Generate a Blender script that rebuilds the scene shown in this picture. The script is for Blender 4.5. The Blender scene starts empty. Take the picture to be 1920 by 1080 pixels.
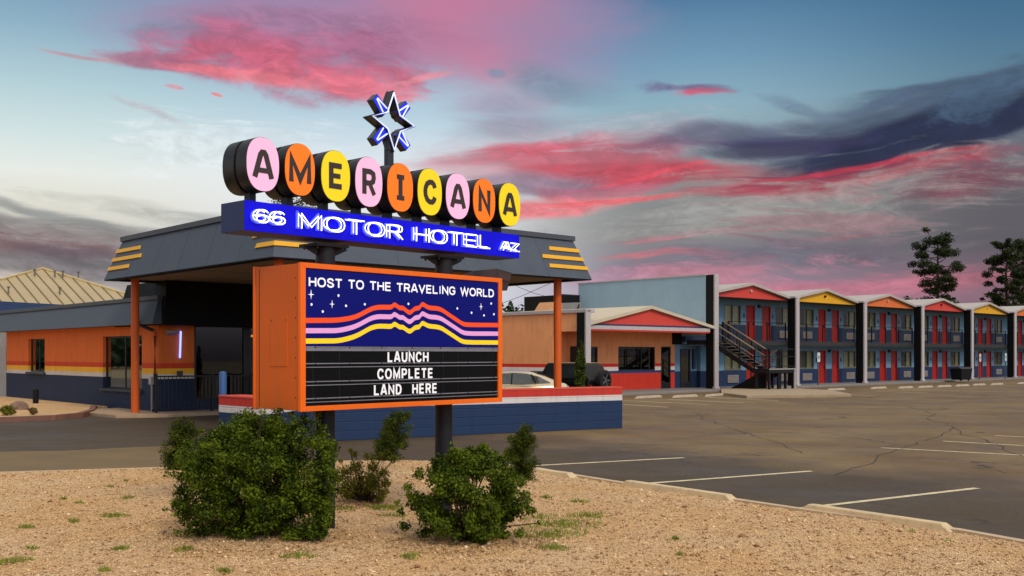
import bpy, math, random
import numpy as np
from mathutils import Vector, Matrix
random.seed(7)
sc = bpy.context.scene
COL = sc.collection
# ------------------------------------------------------------------ camera
F = 1940.0; CX = 960.0; HY = 665.0; H = 1.9
cd = bpy.data.cameras.new('camera'); cam = bpy.data.objects.new('camera', cd); COL.objects.link(cam)
cam.location = (0, 0, H); cam.rotation_euler = (math.radians(90), 0, 0)
cd.sensor_width = 36; cd.lens = 36*F/1920; cd.shift_y = (HY-540)/1920
cd.clip_start = 0.1; cd.clip_end = 3000
sc.camera = cam
sc.view_settings.view_transform = 'Standard'; sc.view_settings.look = 'None'
sc.view_settings.exposure = 0.0; sc.view_settings.gamma = 1.0
def lin(c):
    return tuple(((x/255)/12.92 if x/255 <= .04045 else ((x/255+.055)/1.055)**2.4) for x in c)
# ------------------------------------------------------------------ world: Sky Texture plus dusk cloud layers, all by direction
SUN_EL = math.radians(40); SUN_AZ = math.radians(148)       # azimuth clockwise from +Y
w = bpy.data.worlds.new('World'); sc.world = w; w.use_nodes = True
nt = w.node_tree; N = nt.nodes; L = nt.links; N.clear()
def nd(t, **k):
    n = N.new(t)
    for a, b in k.items(): setattr(n, a, b)
    return n
def mth(op, a, b=None, c=None, clamp=False):
    n = nd('ShaderNodeMath', operation=op, use_clamp=clamp)
    for i, v in enumerate((a, b, c)):
        if v is None: continue
        if isinstance(v, (int, float)): n.inputs[i].default_value = v
        else: L.new(v, n.inputs[i])
    return n.outputs[0]
def mixc(fac, a, b):
    n = nd('ShaderNodeMix', data_type='RGBA')
    for i, v in ((0, fac), (6, a), (7, b)):
        if isinstance(v, (int, float)): n.inputs[i].default_value = v
        elif isinstance(v, tuple): n.inputs[i].default_value = (*v, 1)
        else: L.new(v, n.inputs[i])
    return n.outputs[2]
tc = nd('ShaderNodeTexCoord'); sp = nd('ShaderNodeSeparateXYZ')
nrm = nd('ShaderNodeVectorMath', operation='NORMALIZE')
L.new(tc.outputs['Generated'], nrm.inputs[0]); L.new(nrm.outputs[0], sp.inputs[0])
az = mth('ARCTAN2', sp.outputs[0], sp.outputs[1]); el = mth('ARCSINE', sp.outputs[2])
cb = nd('ShaderNodeCombineXYZ'); L.new(az, cb.inputs[0]); L.new(el, cb.inputs[1])
P0 = cb.outputs[0]
def sky_noise(scale, sx, sy, detail, rough, dist=0.0, off=0.0, src=None, rot=0.0):
    m = nd('ShaderNodeMapping'); m.inputs['Scale'].default_value = (sx, sy, 1); m.inputs['Location'].default_value = (off, off*.7, off)
    m.inputs['Rotation'].default_value = (0, 0, rot)
    L.new(src or P0, m.inputs[0])
    n = nd('ShaderNodeTexNoise'); n.inputs['Scale'].default_value = scale; n.inputs['Detail'].default_value = detail
    n.inputs['Roughness'].default_value = rough; n.inputs['Distortion'].default_value = dist
    L.new(m.outputs[0], n.inputs['Vector']); return n
wn = sky_noise(5, 1, 2.0, 3, .5, 0, 3.1)
ws = nd('ShaderNodeVectorMath', operation='SUBTRACT'); L.new(wn.outputs['Color'], ws.inputs[0]); ws.inputs[1].default_value = (.5, .5, .5)
wm = nd('ShaderNodeVectorMath', operation='MULTIPLY'); L.new(ws.outputs[0], wm.inputs[0]); wm.inputs[1].default_value = (.12, .035, 0)
wa = nd('ShaderNodeVectorMath', operation='ADD'); L.new(P0, wa.inputs[0]); L.new(wm.outputs[0], wa.inputs[1])
PW = wa.outputs[0]
n_puff = sky_noise(13, 1, 2.0, 7, .62, .3, 1.7, PW).outputs['Fac']       # billowy
n_strk = sky_noise(5, 1, 7.0, 6, .55, .6, 5.2, PW, .10).outputs['Fac']    # long streaks
n_det = sky_noise(34, 1, 2.6, 8, .7, .5, 2.9, PW).outputs['Fac']      # fine mottling inside clouds
n_soft = sky_noise(4, 1, 3.0, 3, .5, .2, 9.4, PW).outputs['Fac']
n_fine = sky_noise(8, 1, 8.0, 8, .68, .9, 11.3, PW, .12).outputs['Fac']
NO = {'t': n_fine, 'p': n_puff, 's': n_strk, 'f': n_soft}
def ang(px, py):
    a = math.atan((px-CX)/F); return a, math.atan((HY-py)/F*math.cos(a))
def ramp_y(stops):
    r = nd('ShaderNodeValToRGB'); cr = r.color_ramp
    f = mth('DIVIDE', el, 0.5, clamp=True); L.new(f, r.inputs[0])
    st = sorted([(max(0, math.atan((HY-y)/F)/.5), lin(c)) for y, c in stops])
    cr.elements[0].position, cr.elements[1].position = st[0][0], st[-1][0]
    cr.elements[0].color = (*st[0][1], 1); cr.elements[1].color = (*st[-1][1], 1)
    for p, c in st[1:-1]:
        e = cr.elements.new(p); e.color = (*c, 1)
    return r.outputs[0]
R1 = ramp_y([(0, (116, 150, 182)), (100, (144, 178, 198)), (200, (180, 208, 216)), (290, (212, 228, 228)), (350, (232, 236, 230)), (400, (226, 224, 212)), (520, (176, 172, 168)), (600, (196, 194, 190))])
R2 = ramp_y([(0, (128, 150, 184)), (130, (152, 182, 204)), (230, (188, 212, 226)), (330, (230, 236, 240)), (440, (230, 233, 235)), (560, (222, 230, 238)), (640, (205, 214, 222))])
R3 = ramp_y([(0, (82, 122, 158)), (110, (114, 154, 182)), (200, (142, 176, 192)), (260, (150, 172, 182)), (340, (140, 144, 146)), (430, (134, 134, 134)), (500, (132, 126, 138)), (560, (164, 138, 158)), (640, (120, 110, 125))])
R4 = ramp_y([(0, (56, 98, 134)), (110, (78, 118, 148)), (200, (98, 132, 152)), (300, (106, 110, 122)), (400, (98, 96, 102)), (480, (96, 92, 100)), (560, (142, 108, 122)), (640, (100, 88, 98))])
def smooth(v, lo, hi):
    n = nd('ShaderNodeMapRange', interpolation_type='SMOOTHSTEP'); L.new(v, n.inputs[0])
    n.inputs[1].default_value = lo; n.inputs[2].default_value = hi; return n.outputs[0]
a_ = lambda px: math.atan((px-CX)/F)
c = mixc(smooth(az, a_(120), a_(640)), R1, R2)
c = mixc(smooth(az, a_(780), a_(1230)), c, R3)
c = mixc(smooth(az, a_(1300), a_(1950)), c, R4)
def layer(c, px, py, rx, ry, rot, col, op, noise='f', amp=.5, lo=.15, hi=.6, src=None):
    a, e = ang(px, py)
    m = nd('ShaderNodeMapping', vector_type='TEXTURE'); L.new(src or PW, m.inputs[0])
    m.inputs['Location'].default_value = (a, e, 0); m.inputs['Rotation'].default_value = (0, 0, math.radians(rot)); m.inputs['Scale'].default_value = (rx/F, ry/F, 1)
    g = nd('ShaderNodeTexGradient', gradient_type='SPHERICAL'); L.new(m.outputs[0], g.inputs[0])
    s = mth('MULTIPLY_ADD', NO[noise], amp, -amp*.5)
    v = mth('ADD', g.outputs['Fac'], mth('ADD', s, mth('MULTIPLY_ADD', n_det, .34, -.17)))
    gate = mth('MULTIPLY', g.outputs['Fac'], 6.0, clamp=True)
    f = mth('MULTIPLY', smooth(v, lo, hi), mth('MULTIPLY', gate, op))
    cc = lin(col)
    if noise in 'pst': cc = mixc(smooth(n_det, .34, .68), tuple(x*.80+.012 for x in lin(col)), tuple(min(1, x*1.16+.01) for x in lin(col)))
    return mixc(f, c, cc)
# soft veils first, then bodies, then lit under-edges
for l in [
    (720, 10, 620, 200, 4, (170, 130, 168), .7, 'f', .5, .02, .8),
    (920, 50, 330, 190, 4, (206, 120, 150), .7, 'f', .6, .05, .8),
    (1080, 60, 260, 130, 0, (136, 140, 176), .55, 'f', .5, .1, .8),
    (600, 60, 380, 90, 2, (166, 116, 150), .75, 's', .8, .1, .8),
    (340, 60, 140, 34, 0, (132, 140, 168), .6, 'p', 1.4, .25, .8),
    (530, 118, 340, 88, -3, (186, 104, 136), .9, 'p', 1.7, .18, .72),
    (330, 126, 190, 24, -4, (176, 106, 134), .85, 'p', 1.2, .15, .6),
    (560, 128, 320, 50, -5, (212, 98, 120), .65, 'p', 2.0, .25, .85),
    (470, 146, 270, 24, -4, (238, 124, 136), .8, 's', 1.4, .25, .8),
    (660, 160, 170, 30, -10, (236, 124, 142), .8, 'p', 1.6, .2, .7),
    (690, 96, 150, 50, 10, (164, 104, 138), .7, 'p', 2.0, .3, .8),
    (760, 148, 100, 11, 12, (240, 146, 160), .75, 's', .8, .2, .7),
    (150, 104, 150, 6, -5, (206, 140, 148), .6, 's', .8, .2, .7),
    (405, 183, 16, 4, -8, (235, 120, 120), .8, 'p', .3, .1, .5),
    (312, 170, 26, 6, -10, (220, 140, 150), .7, 'p', .8, .2, .6),
    (280, 212, 120, 14, -18, (190, 186, 192), .6, 's', .8, .2, .8),
    (912, 132, 52, 20, -10, (116, 140, 164), .7, 'p', 1.6, .25, .8),
    (1040, 150, 190, 60, -14, (116, 142, 164), .6, 's', 1.1, .2, .8),
    (1245, 163, 80, 20, -2, (118, 122, 160), .8, 'p', 2.4, .3, .8),
    (1310, 165, 110, 18, -3, (116, 96, 138), .85, 'p', 2.0, .2, .7),
    (1315, 174, 88, 15, 2, (206, 92, 118), .85, 'p', 2.0, .2, .75),
    (930, 205, 200, 50, 0, (158, 142, 170), .55, 's', 1.1, .15, .8),
    (950, 240, 230, 34, 6, (152, 134, 158), .55, 's', 1.1, .15, .8),
    (1060, 305, 420, 90, 3, (196, 118, 136), .6, 's', 1.0, .1, .75),
    (1010, 272, 240, 20, 5, (214, 92, 112), .75, 's', 1.3, .12, .7),
    (1090, 290, 360, 30, 1, (196, 78, 96), .65, 's', 1.2, .12, .7),
    (1250, 322, 340, 34, 0, (190, 70, 86), .9, 's', 1.2, .1, .65),
    (1010, 345, 220, 30, 3, (142, 130, 150), .8, 's', 1.5, .25, .75),
    (1130, 352, 200, 20, 2, (184, 98, 120), .7, 's', 1.2, .2, .75),
    (1000, 392, 270, 34, 6, (240, 124, 132), .9, 's', 1.1, .1, .7),
    (1170, 371, 230, 10, 2, (240, 106, 114), .8, 's', .8, .15, .7),
    (1580, 326, 400, 34, 4, (176, 62, 82), .9, 's', 1.2, .1, .6),
    (1850, 338, 200, 44, 2, (132, 68, 86), .75, 's', 1.1, .1, .7),
    (1360, 258, 240, 36, 4, (92, 92, 120), .75, 's', 1.3, .12, .7),
    (1660, 232, 430, 80, 10, (66, 78, 104), .8, 's', 1.4, .08, .6),
    (1720, 258, 400, 58, 8, (34, 42, 72), .95, 's', 1.0, .08, .55),
    (1440, 278, 220, 30, 4, (56, 52, 86), .85, 's', 1.0, .1, .65),
    (1860, 185, 200, 50, 16, (72, 96, 122), .75, 'p', 1.6, .15, .7),
    (1500, 205, 110, 20, -22, (106, 126, 150), .6, 's', 1.0, .2, .7),
    (1640, 190, 110, 18, 14, (84, 102, 130), .75, 'p', 1.6, .2, .7),
    (1600, 312, 320, 8, 4, (204, 62, 82), .7, 's', .9, .12, .7),
    (1250, 320, 200, 7, 8, (230, 84, 100), .6, 's', .9, .15, .7),
    (1350, 400, 520, 34, 4, (150, 152, 150), .5, 's', 1.3, .2, .8),
    (1450, 428, 130, 6, 9, (180, 104, 114), .6, 's', .8, .2, .7),
    (1570, 438, 170, 10, 6, (158, 98, 108), .5, 's', 1.0, .2, .7),
    (1260, 455, 120, 5, 4, (200, 116, 124), .6, 's', .9, .2, .7),
    (1250, 485, 170, 14, 1, (206, 112, 124), .7, 's', 1.3, .15, .75),
    (1400, 500, 420, 24, 2, (116, 112, 130), .45, 's', 1.3, .2, .8),
    (1500, 548, 620, 22, 3, (196, 126, 146), .65, 's', 1.2, .1, .8),
    (1500, 365, 420, 12, 5, (176, 110, 120), .5, 's', 1.4, .15, .8),
    (1650, 410, 300, 10, 7, (136, 118, 126), .5, 's', 1.3, .15, .8),
    (1350, 442, 260, 10, 4, (168, 122, 130), .5, 's', 1.4, .15, .8),
    (1700, 470, 260, 14, 6, (112, 104, 114), .5, 's', 1.3, .15, .8),
    (1480, 400, 640, 120, 5, (162, 162, 158), .6, 't', 2.4, .25, .85),
    (1560, 420, 520, 110, 6, (158, 108, 120), .55, 't', 2.8, .45, .95),
    (1450, 470, 560, 60, 4, (98, 94, 112), .55, 't', 2.4, .35, .9),
    (1300, 520, 420, 50, 2, (206, 130, 148), .6, 't', 2.2, .3, .85),
    (1700, 535, 420, 34, 3, (196, 118, 136), .6, 't', 1.8, .2, .8),
    (1180, 240, 320, 70, 4, (172, 186, 196), .45, 't', 2.6, .4, .9),
    (420, 270, 420, 90, 3, (226, 234, 236), .5, 't', 2.2, .35, .9),
    (1850, 520, 160, 30, 0, (140, 86, 98), .4, 's', 1.1, .1, .8),
    (1150, 528, 130, 28, 0, (184, 140, 164), .6, 's', .8, .1, .8),
    (40, 465, 500, 84, -2, (118, 114, 116), .85, 's', 1.2, .06, .5),
    (0, 455, 300, 40, 0, (132, 90, 98), .65, 's', 1.3, .12, .75),
    (180, 484, 260, 30, 0, (92, 88, 98), .55, 's', 1.5, .2, .8),
    (330, 402, 260, 26, -5, (150, 152, 150), .6, 's', 1.5, .2, .8),
    (60, 396, 220, 20, -8, (122, 128, 130), .7, 's', 1.5, .2, .75),
    (80, 500, 300, 14, 0, (142, 132, 138), .5, 's', 1.2, .2, .8),
    (120, 440, 340, 50, -4, (156, 152, 150), .6, 't', 2.4, .35, .9),
    (40, 535, 300, 30, 0, (206, 192, 184), .75, 't', 1.2, .1, .8),
    (200, 385, 320, 24, -6, (214, 214, 204), .5, 't', 2.2, .3, .8),
]:
    c = layer(c, *l)
ns = nd('ShaderNodeTexSky', sky_type='NISHITA'); ns.sun_disc = False
ns.sun_elevation = SUN_EL; ns.sun_rotation = SUN_AZ
nsm = nd('ShaderNodeVectorMath', operation='SCALE'); L.new(ns.outputs[0], nsm.inputs[0]); nsm.inputs['Scale'].default_value = 0.05
# overcast daylight high overhead and behind the photographer
up = smooth(el, math.radians(21), math.radians(38))
bk = mth('MULTIPLY', smooth(mth('ABSOLUTE', az), math.radians(50), math.radians(110)), smooth(el, -.02, .12))
hi_ = mth('MAXIMUM', up, bk)
side = smooth(sp.outputs[0], -.75, .65)                       # the overcast is brighter and bluer on the right-hand side
over = nd('ShaderNodeVectorMath', operation='ADD'); L.new(nsm.outputs[0], over.inputs[0])
L.new(mixc(smooth(el, math.radians(30), math.radians(75)), mixc(side, (.40, .37, .35), (.66, .73, .84)), (1.08, 1.0, .90)), over.inputs[1])
c = mixc(hi_, c, over.outputs[0])
bg = nd('ShaderNodeBackground'); L.new(c, bg.inputs[0]); bg.inputs[1].default_value = 1.0
wo = nd('ShaderNodeOutputWorld'); L.new(bg.outputs[0], wo.inputs[0])
# ------------------------------------------------------------------ sun
sd = bpy.data.lights.new('sun', 'SUN'); sd.energy = 1.5; sd.angle = math.radians(10); sd.color = (1, .88, .70)
so = bpy.data.objects.new('sun', sd); COL.objects.link(so)
dv = Vector((math.sin(SUN_AZ)*math.cos(SUN_EL), math.cos(SUN_AZ)*math.cos(SUN_EL), math.sin(SUN_EL)))
so.rotation_euler = dv.to_track_quat('Z', 'Y').to_euler(); so.location = (0, 0, 40)
# ------------------------------------------------------------------ helpers
class MB:
    def __init__(s): s.v = []; s.f = []; s.sm = False
    def box(s, x0, x1, y0, y1, z0, z1):
        b = len(s.v); s.v += [(x0,y0,z0),(x1,y0,z0),(x1,y1,z0),(x0,y1,z0),(x0,y0,z1),(x1,y0,z1),(x1,y1,z1),(x0,y1,z1)]
        s.f += [tuple(b+i for i in q) for q in ((0,3,2,1),(4,5,6,7),(0,1,5,4),(1,2,6,5),(2,3,7,6),(3,0,4,7))]; return s
    def poly(s, pts): b = len(s.v); s.v += [tuple(p) for p in pts]; s.f.append(tuple(range(b, b+len(pts)))); return s
    def hexa(s, a, b_):                                    # two quads joined (a front loop, b back loop)
        n = len(a); b = len(s.v); s.v += [tuple(p) for p in a]+[tuple(p) for p in b_]
        s.f.append(tuple(range(b, b+n))); s.f.append(tuple(range(b+2*n-1, b+n-1, -1)))
        for i in range(n):
            j = (i+1) % n; s.f.append((b+i, b+n+i, b+n+j, b+j))
        return s
    def prism_xz(s, pts, y0, y1): return s.hexa([(x, y0, z) for x, z in pts], [(x, y1, z) for x, z in pts])
    def prism_yz(s, pts, x0, x1): return s.hexa([(x0, y, z) for y, z in pts], [(x1, y, z) for y, z in pts])
    def prism_xy(s, pts, z0, z1): return s.hexa([(x, y, z0) for x, y in pts], [(x, y, z1) for x, y in pts])
    def tube(s, pts, r, n=8, r1=None, cap=True):
        pts = [Vector(p) for p in pts]; b = len(s.v); m = len(pts)
        for i, p in enumerate(pts):
            d = (pts[min(i+1, m-1)]-pts[max(i-1, 0)]).normalized()
            q = d.to_track_quat('Z', 'Y'); rr = r if r1 is None else r+(r1-r)*i/(m-1)
            for k in range(n):
                t = 2*math.pi*k/n+math.pi/n
                s.v.append(tuple(p+q @ Vector((rr*math.cos(t), rr*math.sin(t), 0))))
        for i in range(m-1):
            for k in range(n):
                k2 = (k+1) % n; s.f.append((b+i*n+k, b+i*n+k2, b+(i+1)*n+k2, b+(i+1)*n+k))
        if cap: s.f.append(tuple(b+k for k in range(n))[::-1]); s.f.append(tuple(b+(m-1)*n+k for k in range(n)))
        return s
    def bar(s, a, b_, wx, wz=None):                        # rectangular bar between two points
        return s.tube([a, b_], wx*.7071, 4)
    def build(s, name, m, parent=None, bevel=0, smooth=None, label=None):
        me = bpy.data.meshes.new(name); me.from_pydata(s.v, [], s.f); me.update()
        o = bpy.data.objects.new(name, me); COL.objects.link(o); me.materials.append(m)
        import bmesh
        bm = bmesh.new(); bm.from_mesh(me); bmesh.ops.recalc_face_normals(bm, faces=bm.faces); bm.to_mesh(me); bm.free()
        if parent: o.parent = parent
        if bevel:
            md = o.modifiers.new('b', 'BEVEL'); md.width = bevel; md.segments = 2; md.limit_method = 'ANGLE'; md.angle_limit = math.radians(40)
        if smooth or s.sm:
            me.polygons.foreach_set('use_smooth', [True]*len(me.polygons))
            md = o.modifiers.new('n', 'EDGE_SPLIT'); md.split_angle = math.radians(smooth or 40)
        if label: o['label'] = label
        return o
def tag(o, label=None, cat=None, group=None, kind=None):
    if label: o['label'] = label
    if cat: o['category'] = cat
    if group: o['group'] = group
    if kind: o['kind'] = kind
    return o
def thing(name, label, cat, loc=(0, 0, 0), rz=0, group=None):
    o = bpy.data.objects.new(name, None); COL.objects.link(o); o.location = loc; o.rotation_euler = (0, 0, rz); o.empty_display_size = .2
    return tag(o, label, cat, group)
def copy_tree(o, parent=None):
    c2 = o.copy(); COL.objects.link(c2)
    if parent: c2.parent = parent
    for ch in o.children: copy_tree(ch, c2)
    return c2
_m = {}
def mat(name, col, rough=.6, metal=0, var=.12, vscale=3, bump=0, bscale=60, emit=None, es=0, spec=.4, dirt=0, coat=0):
    """painted / plain surface with mottled tone; col is sRGB 0-255"""
    if name in _m: return _m[name]
    m = bpy.data.materials.new(name); m.use_nodes = True; t = m.node_tree; n = t.nodes; l = t.links
    b = n['Principled BSDF']; b.inputs['Roughness'].default_value = rough; b.inputs['Metallic'].default_value = metal
    b.inputs['Specular IOR Level'].default_value = spec; b.inputs['Coat Weight'].default_value = coat
    cl = lin(col)
    tcn = n.new('ShaderNodeTexCoord')
    if var:
        no = n.new('ShaderNodeTexNoise'); no.inputs['Scale'].default_value = vscale; no.inputs['Detail'].default_value = 6; no.inputs['Roughness'].default_value = .65
        l.new(tcn.outputs['Object'], no.inputs['Vector'])
        mr = n.new('ShaderNodeMapRange'); l.new(no.outputs['Fac'], mr.inputs[0]); mr.inputs[1].default_value = .3; mr.inputs[2].default_value = .7
        mr.inputs[3].default_value = 1-var; mr.inputs[4].default_value = 1+var
        sc_ = n.new('ShaderNodeVectorMath'); sc_.operation = 'SCALE'; sc_.inputs[0].default_value = cl; l.new(mr.outputs[0], sc_.inputs['Scale'])
        out = sc_.outputs[0]
        if dirt:
            mp = n.new('ShaderNodeMapping'); mp.inputs['Scale'].default_value = (6, 6, .5); l.new(tcn.outputs['Object'], mp.inputs[0])
            n2 = n.new('ShaderNodeTexNoise'); n2.inputs['Scale'].default_value = 1.5; n2.inputs['Detail'].default_value = 5; l.new(mp.outputs[0], n2.inputs['Vector'])
            m2 = n.new('ShaderNodeMapRange'); l.new(n2.outputs['Fac'], m2.inputs[0]); m2.inputs[1].default_value = .5; m2.inputs[2].default_value = .8; m2.inputs[4].default_value = dirt
            mx = n.new('ShaderNodeMix'); mx.data_type = 'RGBA'; l.new(m2.outputs[0], mx.inputs[0]); l.new(out, mx.inputs[6]); mx.inputs[7].default_value = (.12, .1, .08, 1)
            out = mx.outputs[2]
        l.new(out, b.inputs['Base Color'])
        mr2 = n.new('ShaderNodeMapRange'); l.new(no.outputs['Fac'], mr2.inputs[0]); mr2.inputs[3].default_value = max(0, rough-.1); mr2.inputs[4].default_value = min(1, rough+.1)
        l.new(mr2.outputs[0], b.inputs['Roughness'])
    else: b.inputs['Base Color'].default_value = (*cl, 1)
    if bump:
        nb = n.new('ShaderNodeTexNoise'); nb.inputs['Scale'].default_value = bscale; nb.inputs['Detail'].default_value = 4; l.new(tcn.outputs['Object'], nb.inputs['Vector'])
        bp = n.new('ShaderNodeBump'); bp.inputs['Strength'].default_value = bump; bp.inputs['Distance'].default_value = .01
        l.new(nb.outputs['Fac'], bp.inputs['Height']); l.new(bp.outputs[0], b.inputs['Normal'])
    if emit:
        b.inputs['Emission Color'].default_value = (*lin(emit), 1); b.inputs['Emission Strength'].default_value = es
    _m[name] = m; return m
def band_mat(name, bands, rough=.7, var=.08, groove=None):
    """wall painted in horizontal bands: [(z_top, rgb)...] bottom to top"""
    m = mat(name, (255, 255, 255), rough, var=var, vscale=1.3, bump=.25, bscale=45, dirt=.22)
    t = m.node_tree; n = t.nodes; l = t.links; b = n['Principled BSDF']
    old = b.inputs['Base Color'].links[0].from_socket
    tcn = n.new('ShaderNodeTexCoord'); s3 = n.new('ShaderNodeSeparateXYZ'); l.new(tcn.outputs['Object'], s3.inputs[0])
    cur = None
    for i, (zt, cc) in enumerate(bands):
        if cur is None: prev = lin(cc); cur = prev; zp = zt; continue
        g = n.new('ShaderNodeMath'); g.operation = 'GREATER_THAN'; l.new(s3.outputs[2], g.inputs[0]); g.inputs[1].default_value = zp
        mx = n.new('ShaderNodeMix'); mx.data_type = 'RGBA'; l.new(g.outputs[0], mx.inputs[0])
        if isinstance(cur, tuple): mx.inputs[6].default_value = (*cur, 1)
        else: l.new(cur, mx.inputs[6])
        mx.inputs[7].default_value = (*lin(cc), 1); cur = mx.outputs[2]; zp = zt
    mu = n.new('ShaderNodeVectorMath'); mu.operation = 'MULTIPLY'; l.new(old, mu.inputs[0])
    l.new(cur, mu.inputs[1]); l.new(mu.outputs[0], b.inputs['Base Color'])
    if groove:                                             # block courses / boards as fine bump lines
        ax, per = groove
        md = n.new('ShaderNodeMath'); md.operation = 'PINGPONG'; l.new(s3.outputs[ax], md.inputs[0]); md.inputs[1].default_value = per/2
        st = n.new('ShaderNodeMapRange'); l.new(md.outputs[0], st.inputs[0]); st.inputs[1].default_value = 0; st.inputs[2].default_value = .012
        bp = n.new('ShaderNodeBump'); bp.inputs['Strength'].default_value = .8; bp.inputs['Distance'].default_value = .01
        l.new(st.outputs[0], bp.inputs['Height']); l.new(bp.outputs[0], b.inputs['Normal'])
    return m
def glass(name, tint=(20, 24, 28), refl=.35, rough=.03):
    if name in _m: return _m[name]
    m = bpy.data.materials.new(name); m.use_nodes = True; t = m.node_tree; n = t.nodes; l = t.links; n.clear()
    o = n.new('ShaderNodeOutputMaterial'); tr = n.new('ShaderNodeBsdfTransparent'); tr.inputs[0].default_value = (*lin(tint), 1)
    g = n.new('ShaderNodeBsdfGlossy'); g.inputs['Roughness'].default_value = rough; g.inputs[0].default_value = (.9, .92, .95, 1)
    fr = n.new('ShaderNodeFresnel'); fr.inputs[0].default_value = 1.5
    a = n.new('ShaderNodeMath'); a.operation = 'ADD'; l.new(fr.outputs[0], a.inputs[0]); a.inputs[1].default_value = refl; a.use_clamp = True
    ge = n.new('ShaderNodeNewGeometry'); fb = n.new('ShaderNodeMath'); fb.operation = 'SUBTRACT'; fb.inputs[0].default_value = 1; l.new(ge.outputs['Backfacing'], fb.inputs[1])
    mf = n.new('ShaderNodeMath'); mf.operation = 'MULTIPLY'; l.new(a.outputs[0], mf.inputs[0]); l.new(fb.outputs[0], mf.inputs[1])
    mx = n.new('ShaderNodeMixShader'); l.new(mf.outputs[0], mx.inputs[0]); l.new(tr.outputs[0], mx.inputs[1]); l.new(g.outputs[0], mx.inputs[2]); l.new(mx.outputs[0], o.inputs[0])
    _m[name] = m; return m
def emis(name, col, s):
    if name in _m: return _m[name]
    m = bpy.data.materials.new(name); m.use_nodes = True; b = m.node_tree.nodes['Principled BSDF']
    b.inputs['Base Color'].default_value = (*lin(col), 1); b.inputs['Emission Color'].default_value = (*lin(col), 1); b.inputs['Emission Strength'].default_value = s
    _m[name] = m; return m
class Frame:
    """vertical-plane frame: local x runs to the right along a facade, y to the back"""
    def __init__(s, ox, oy, vp):
        dx = (vp-CX)/F; n = math.hypot(dx, 1); s.u = (dx/n, 1/n); s.v = (-1/n, dx/n); s.o = (ox, oy); s.a = math.atan2(1/n, dx/n)
    def hy(s, px, py, t):
        a = (px-CX)/F; Y = (t+s.v[0]*s.o[0]+s.v[1]*s.o[1])/(s.v[0]*a+s.v[1])
        return (a*Y-s.o[0])*s.u[0]+(Y-s.o[1])*s.u[1], H+(HY-py)*Y/F
    def hx(s, px, py, t):
        a = (px-CX)/F; Y = (t+s.u[0]*s.o[0]+s.u[1]*s.o[1])/(s.u[0]*a+s.u[1])
        return (a*Y-s.o[0])*s.v[0]+(Y-s.o[1])*s.v[1], H+(HY-py)*Y/F
    def w(s, x, y): return (s.o[0]+x*s.u[0]+y*s.v[0], s.o[1]+x*s.u[1]+y*s.v[1])
def G(px, py, z=0.0):
    Y = F*(H-z)/(py-HY); return ((px-CX)/F*Y, Y, z)
def struct(mb, name, m, **k): return tag(mb.build(name, m, **k), kind='structure')
def wall_cells(mb, x0, x1, z0, z1, y0, y1, holes):
    xs = sorted({x0, x1, *[h[0] for h in holes], *[h[1] for h in holes]}); zs = sorted({z0, z1, *[h[2] for h in holes], *[h[3] for h in holes]})
    xs = [x for x in xs if x0 <= x <= x1]; zs = [z for z in zs if z0 <= z <= z1]
    for i in range(len(xs)-1):
        run = None
        for j in range(len(zs)-1):
            cx, cz = (xs[i]+xs[i+1])/2, (zs[j]+zs[j+1])/2
            hole = any(h[0] < cx < h[1] and h[2] < cz < h[3] for h in holes)
            if hole:
                if run is not None: mb.box(xs[i], xs[i+1], y0, y1, run, zs[j]); run = None
            elif run is None: run = zs[j]
        if run is not None: mb.box(xs[i], xs[i+1], y0, y1, run, zs[-1])
    return mb
def stroke_pts(path, wd, closed=False):
    """mitred ribbon of width wd along a 2-D path -> list of quads"""
    P = [Vector(p) for p in path]; n = len(P); Lf = []; Rt = []
    for i in range(n):
        d0 = (P[i]-P[i-1]).normalized() if (i > 0 or closed) else None
        d1 = (P[(i+1) % n]-P[i]).normalized() if (i < n-1 or closed) else None
        if d0 is None: d0 = d1
        if d1 is None: d1 = d0
        n0 = Vector((-d0.y, d0.x)); n1 = Vector((-d1.y, d1.x)); m = (n0+n1)
        m = n0 if m.length < .1 else m.normalized(); k = wd/2/max(.4, m.dot(n0))
        Lf.append(P[i]+m*k); Rt.append(P[i]-m*k)
    return Lf, Rt
def ribbon(mb, path, wd, y0, y1, closed=False):
    Lf, Rt = stroke_pts(path, wd, closed); n = len(path); b = len(mb.v)
    for i in range(n):
        for p in (Lf[i], Rt[i]):
            mb.v.append((p.x, y0, p.y)); mb.v.append((p.x, y1, p.y))
    for i in range(n if closed else n-1):
        a = b+4*i; c_ = b+4*((i+1) % n)
        mb.f += [(a, a+2, c_+2, c_), (a+1, c_+1, c_+3, a+3), (a, c_, c_+1, a+1), (a+2, a+3, c_+3, c_+2)]
    if not closed:
        a = b; mb.f.append((a, a+1, a+3, a+2)); a = b+4*(n-1); mb.f.append((a, a+2, a+3, a+1))
    return mb
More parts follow.
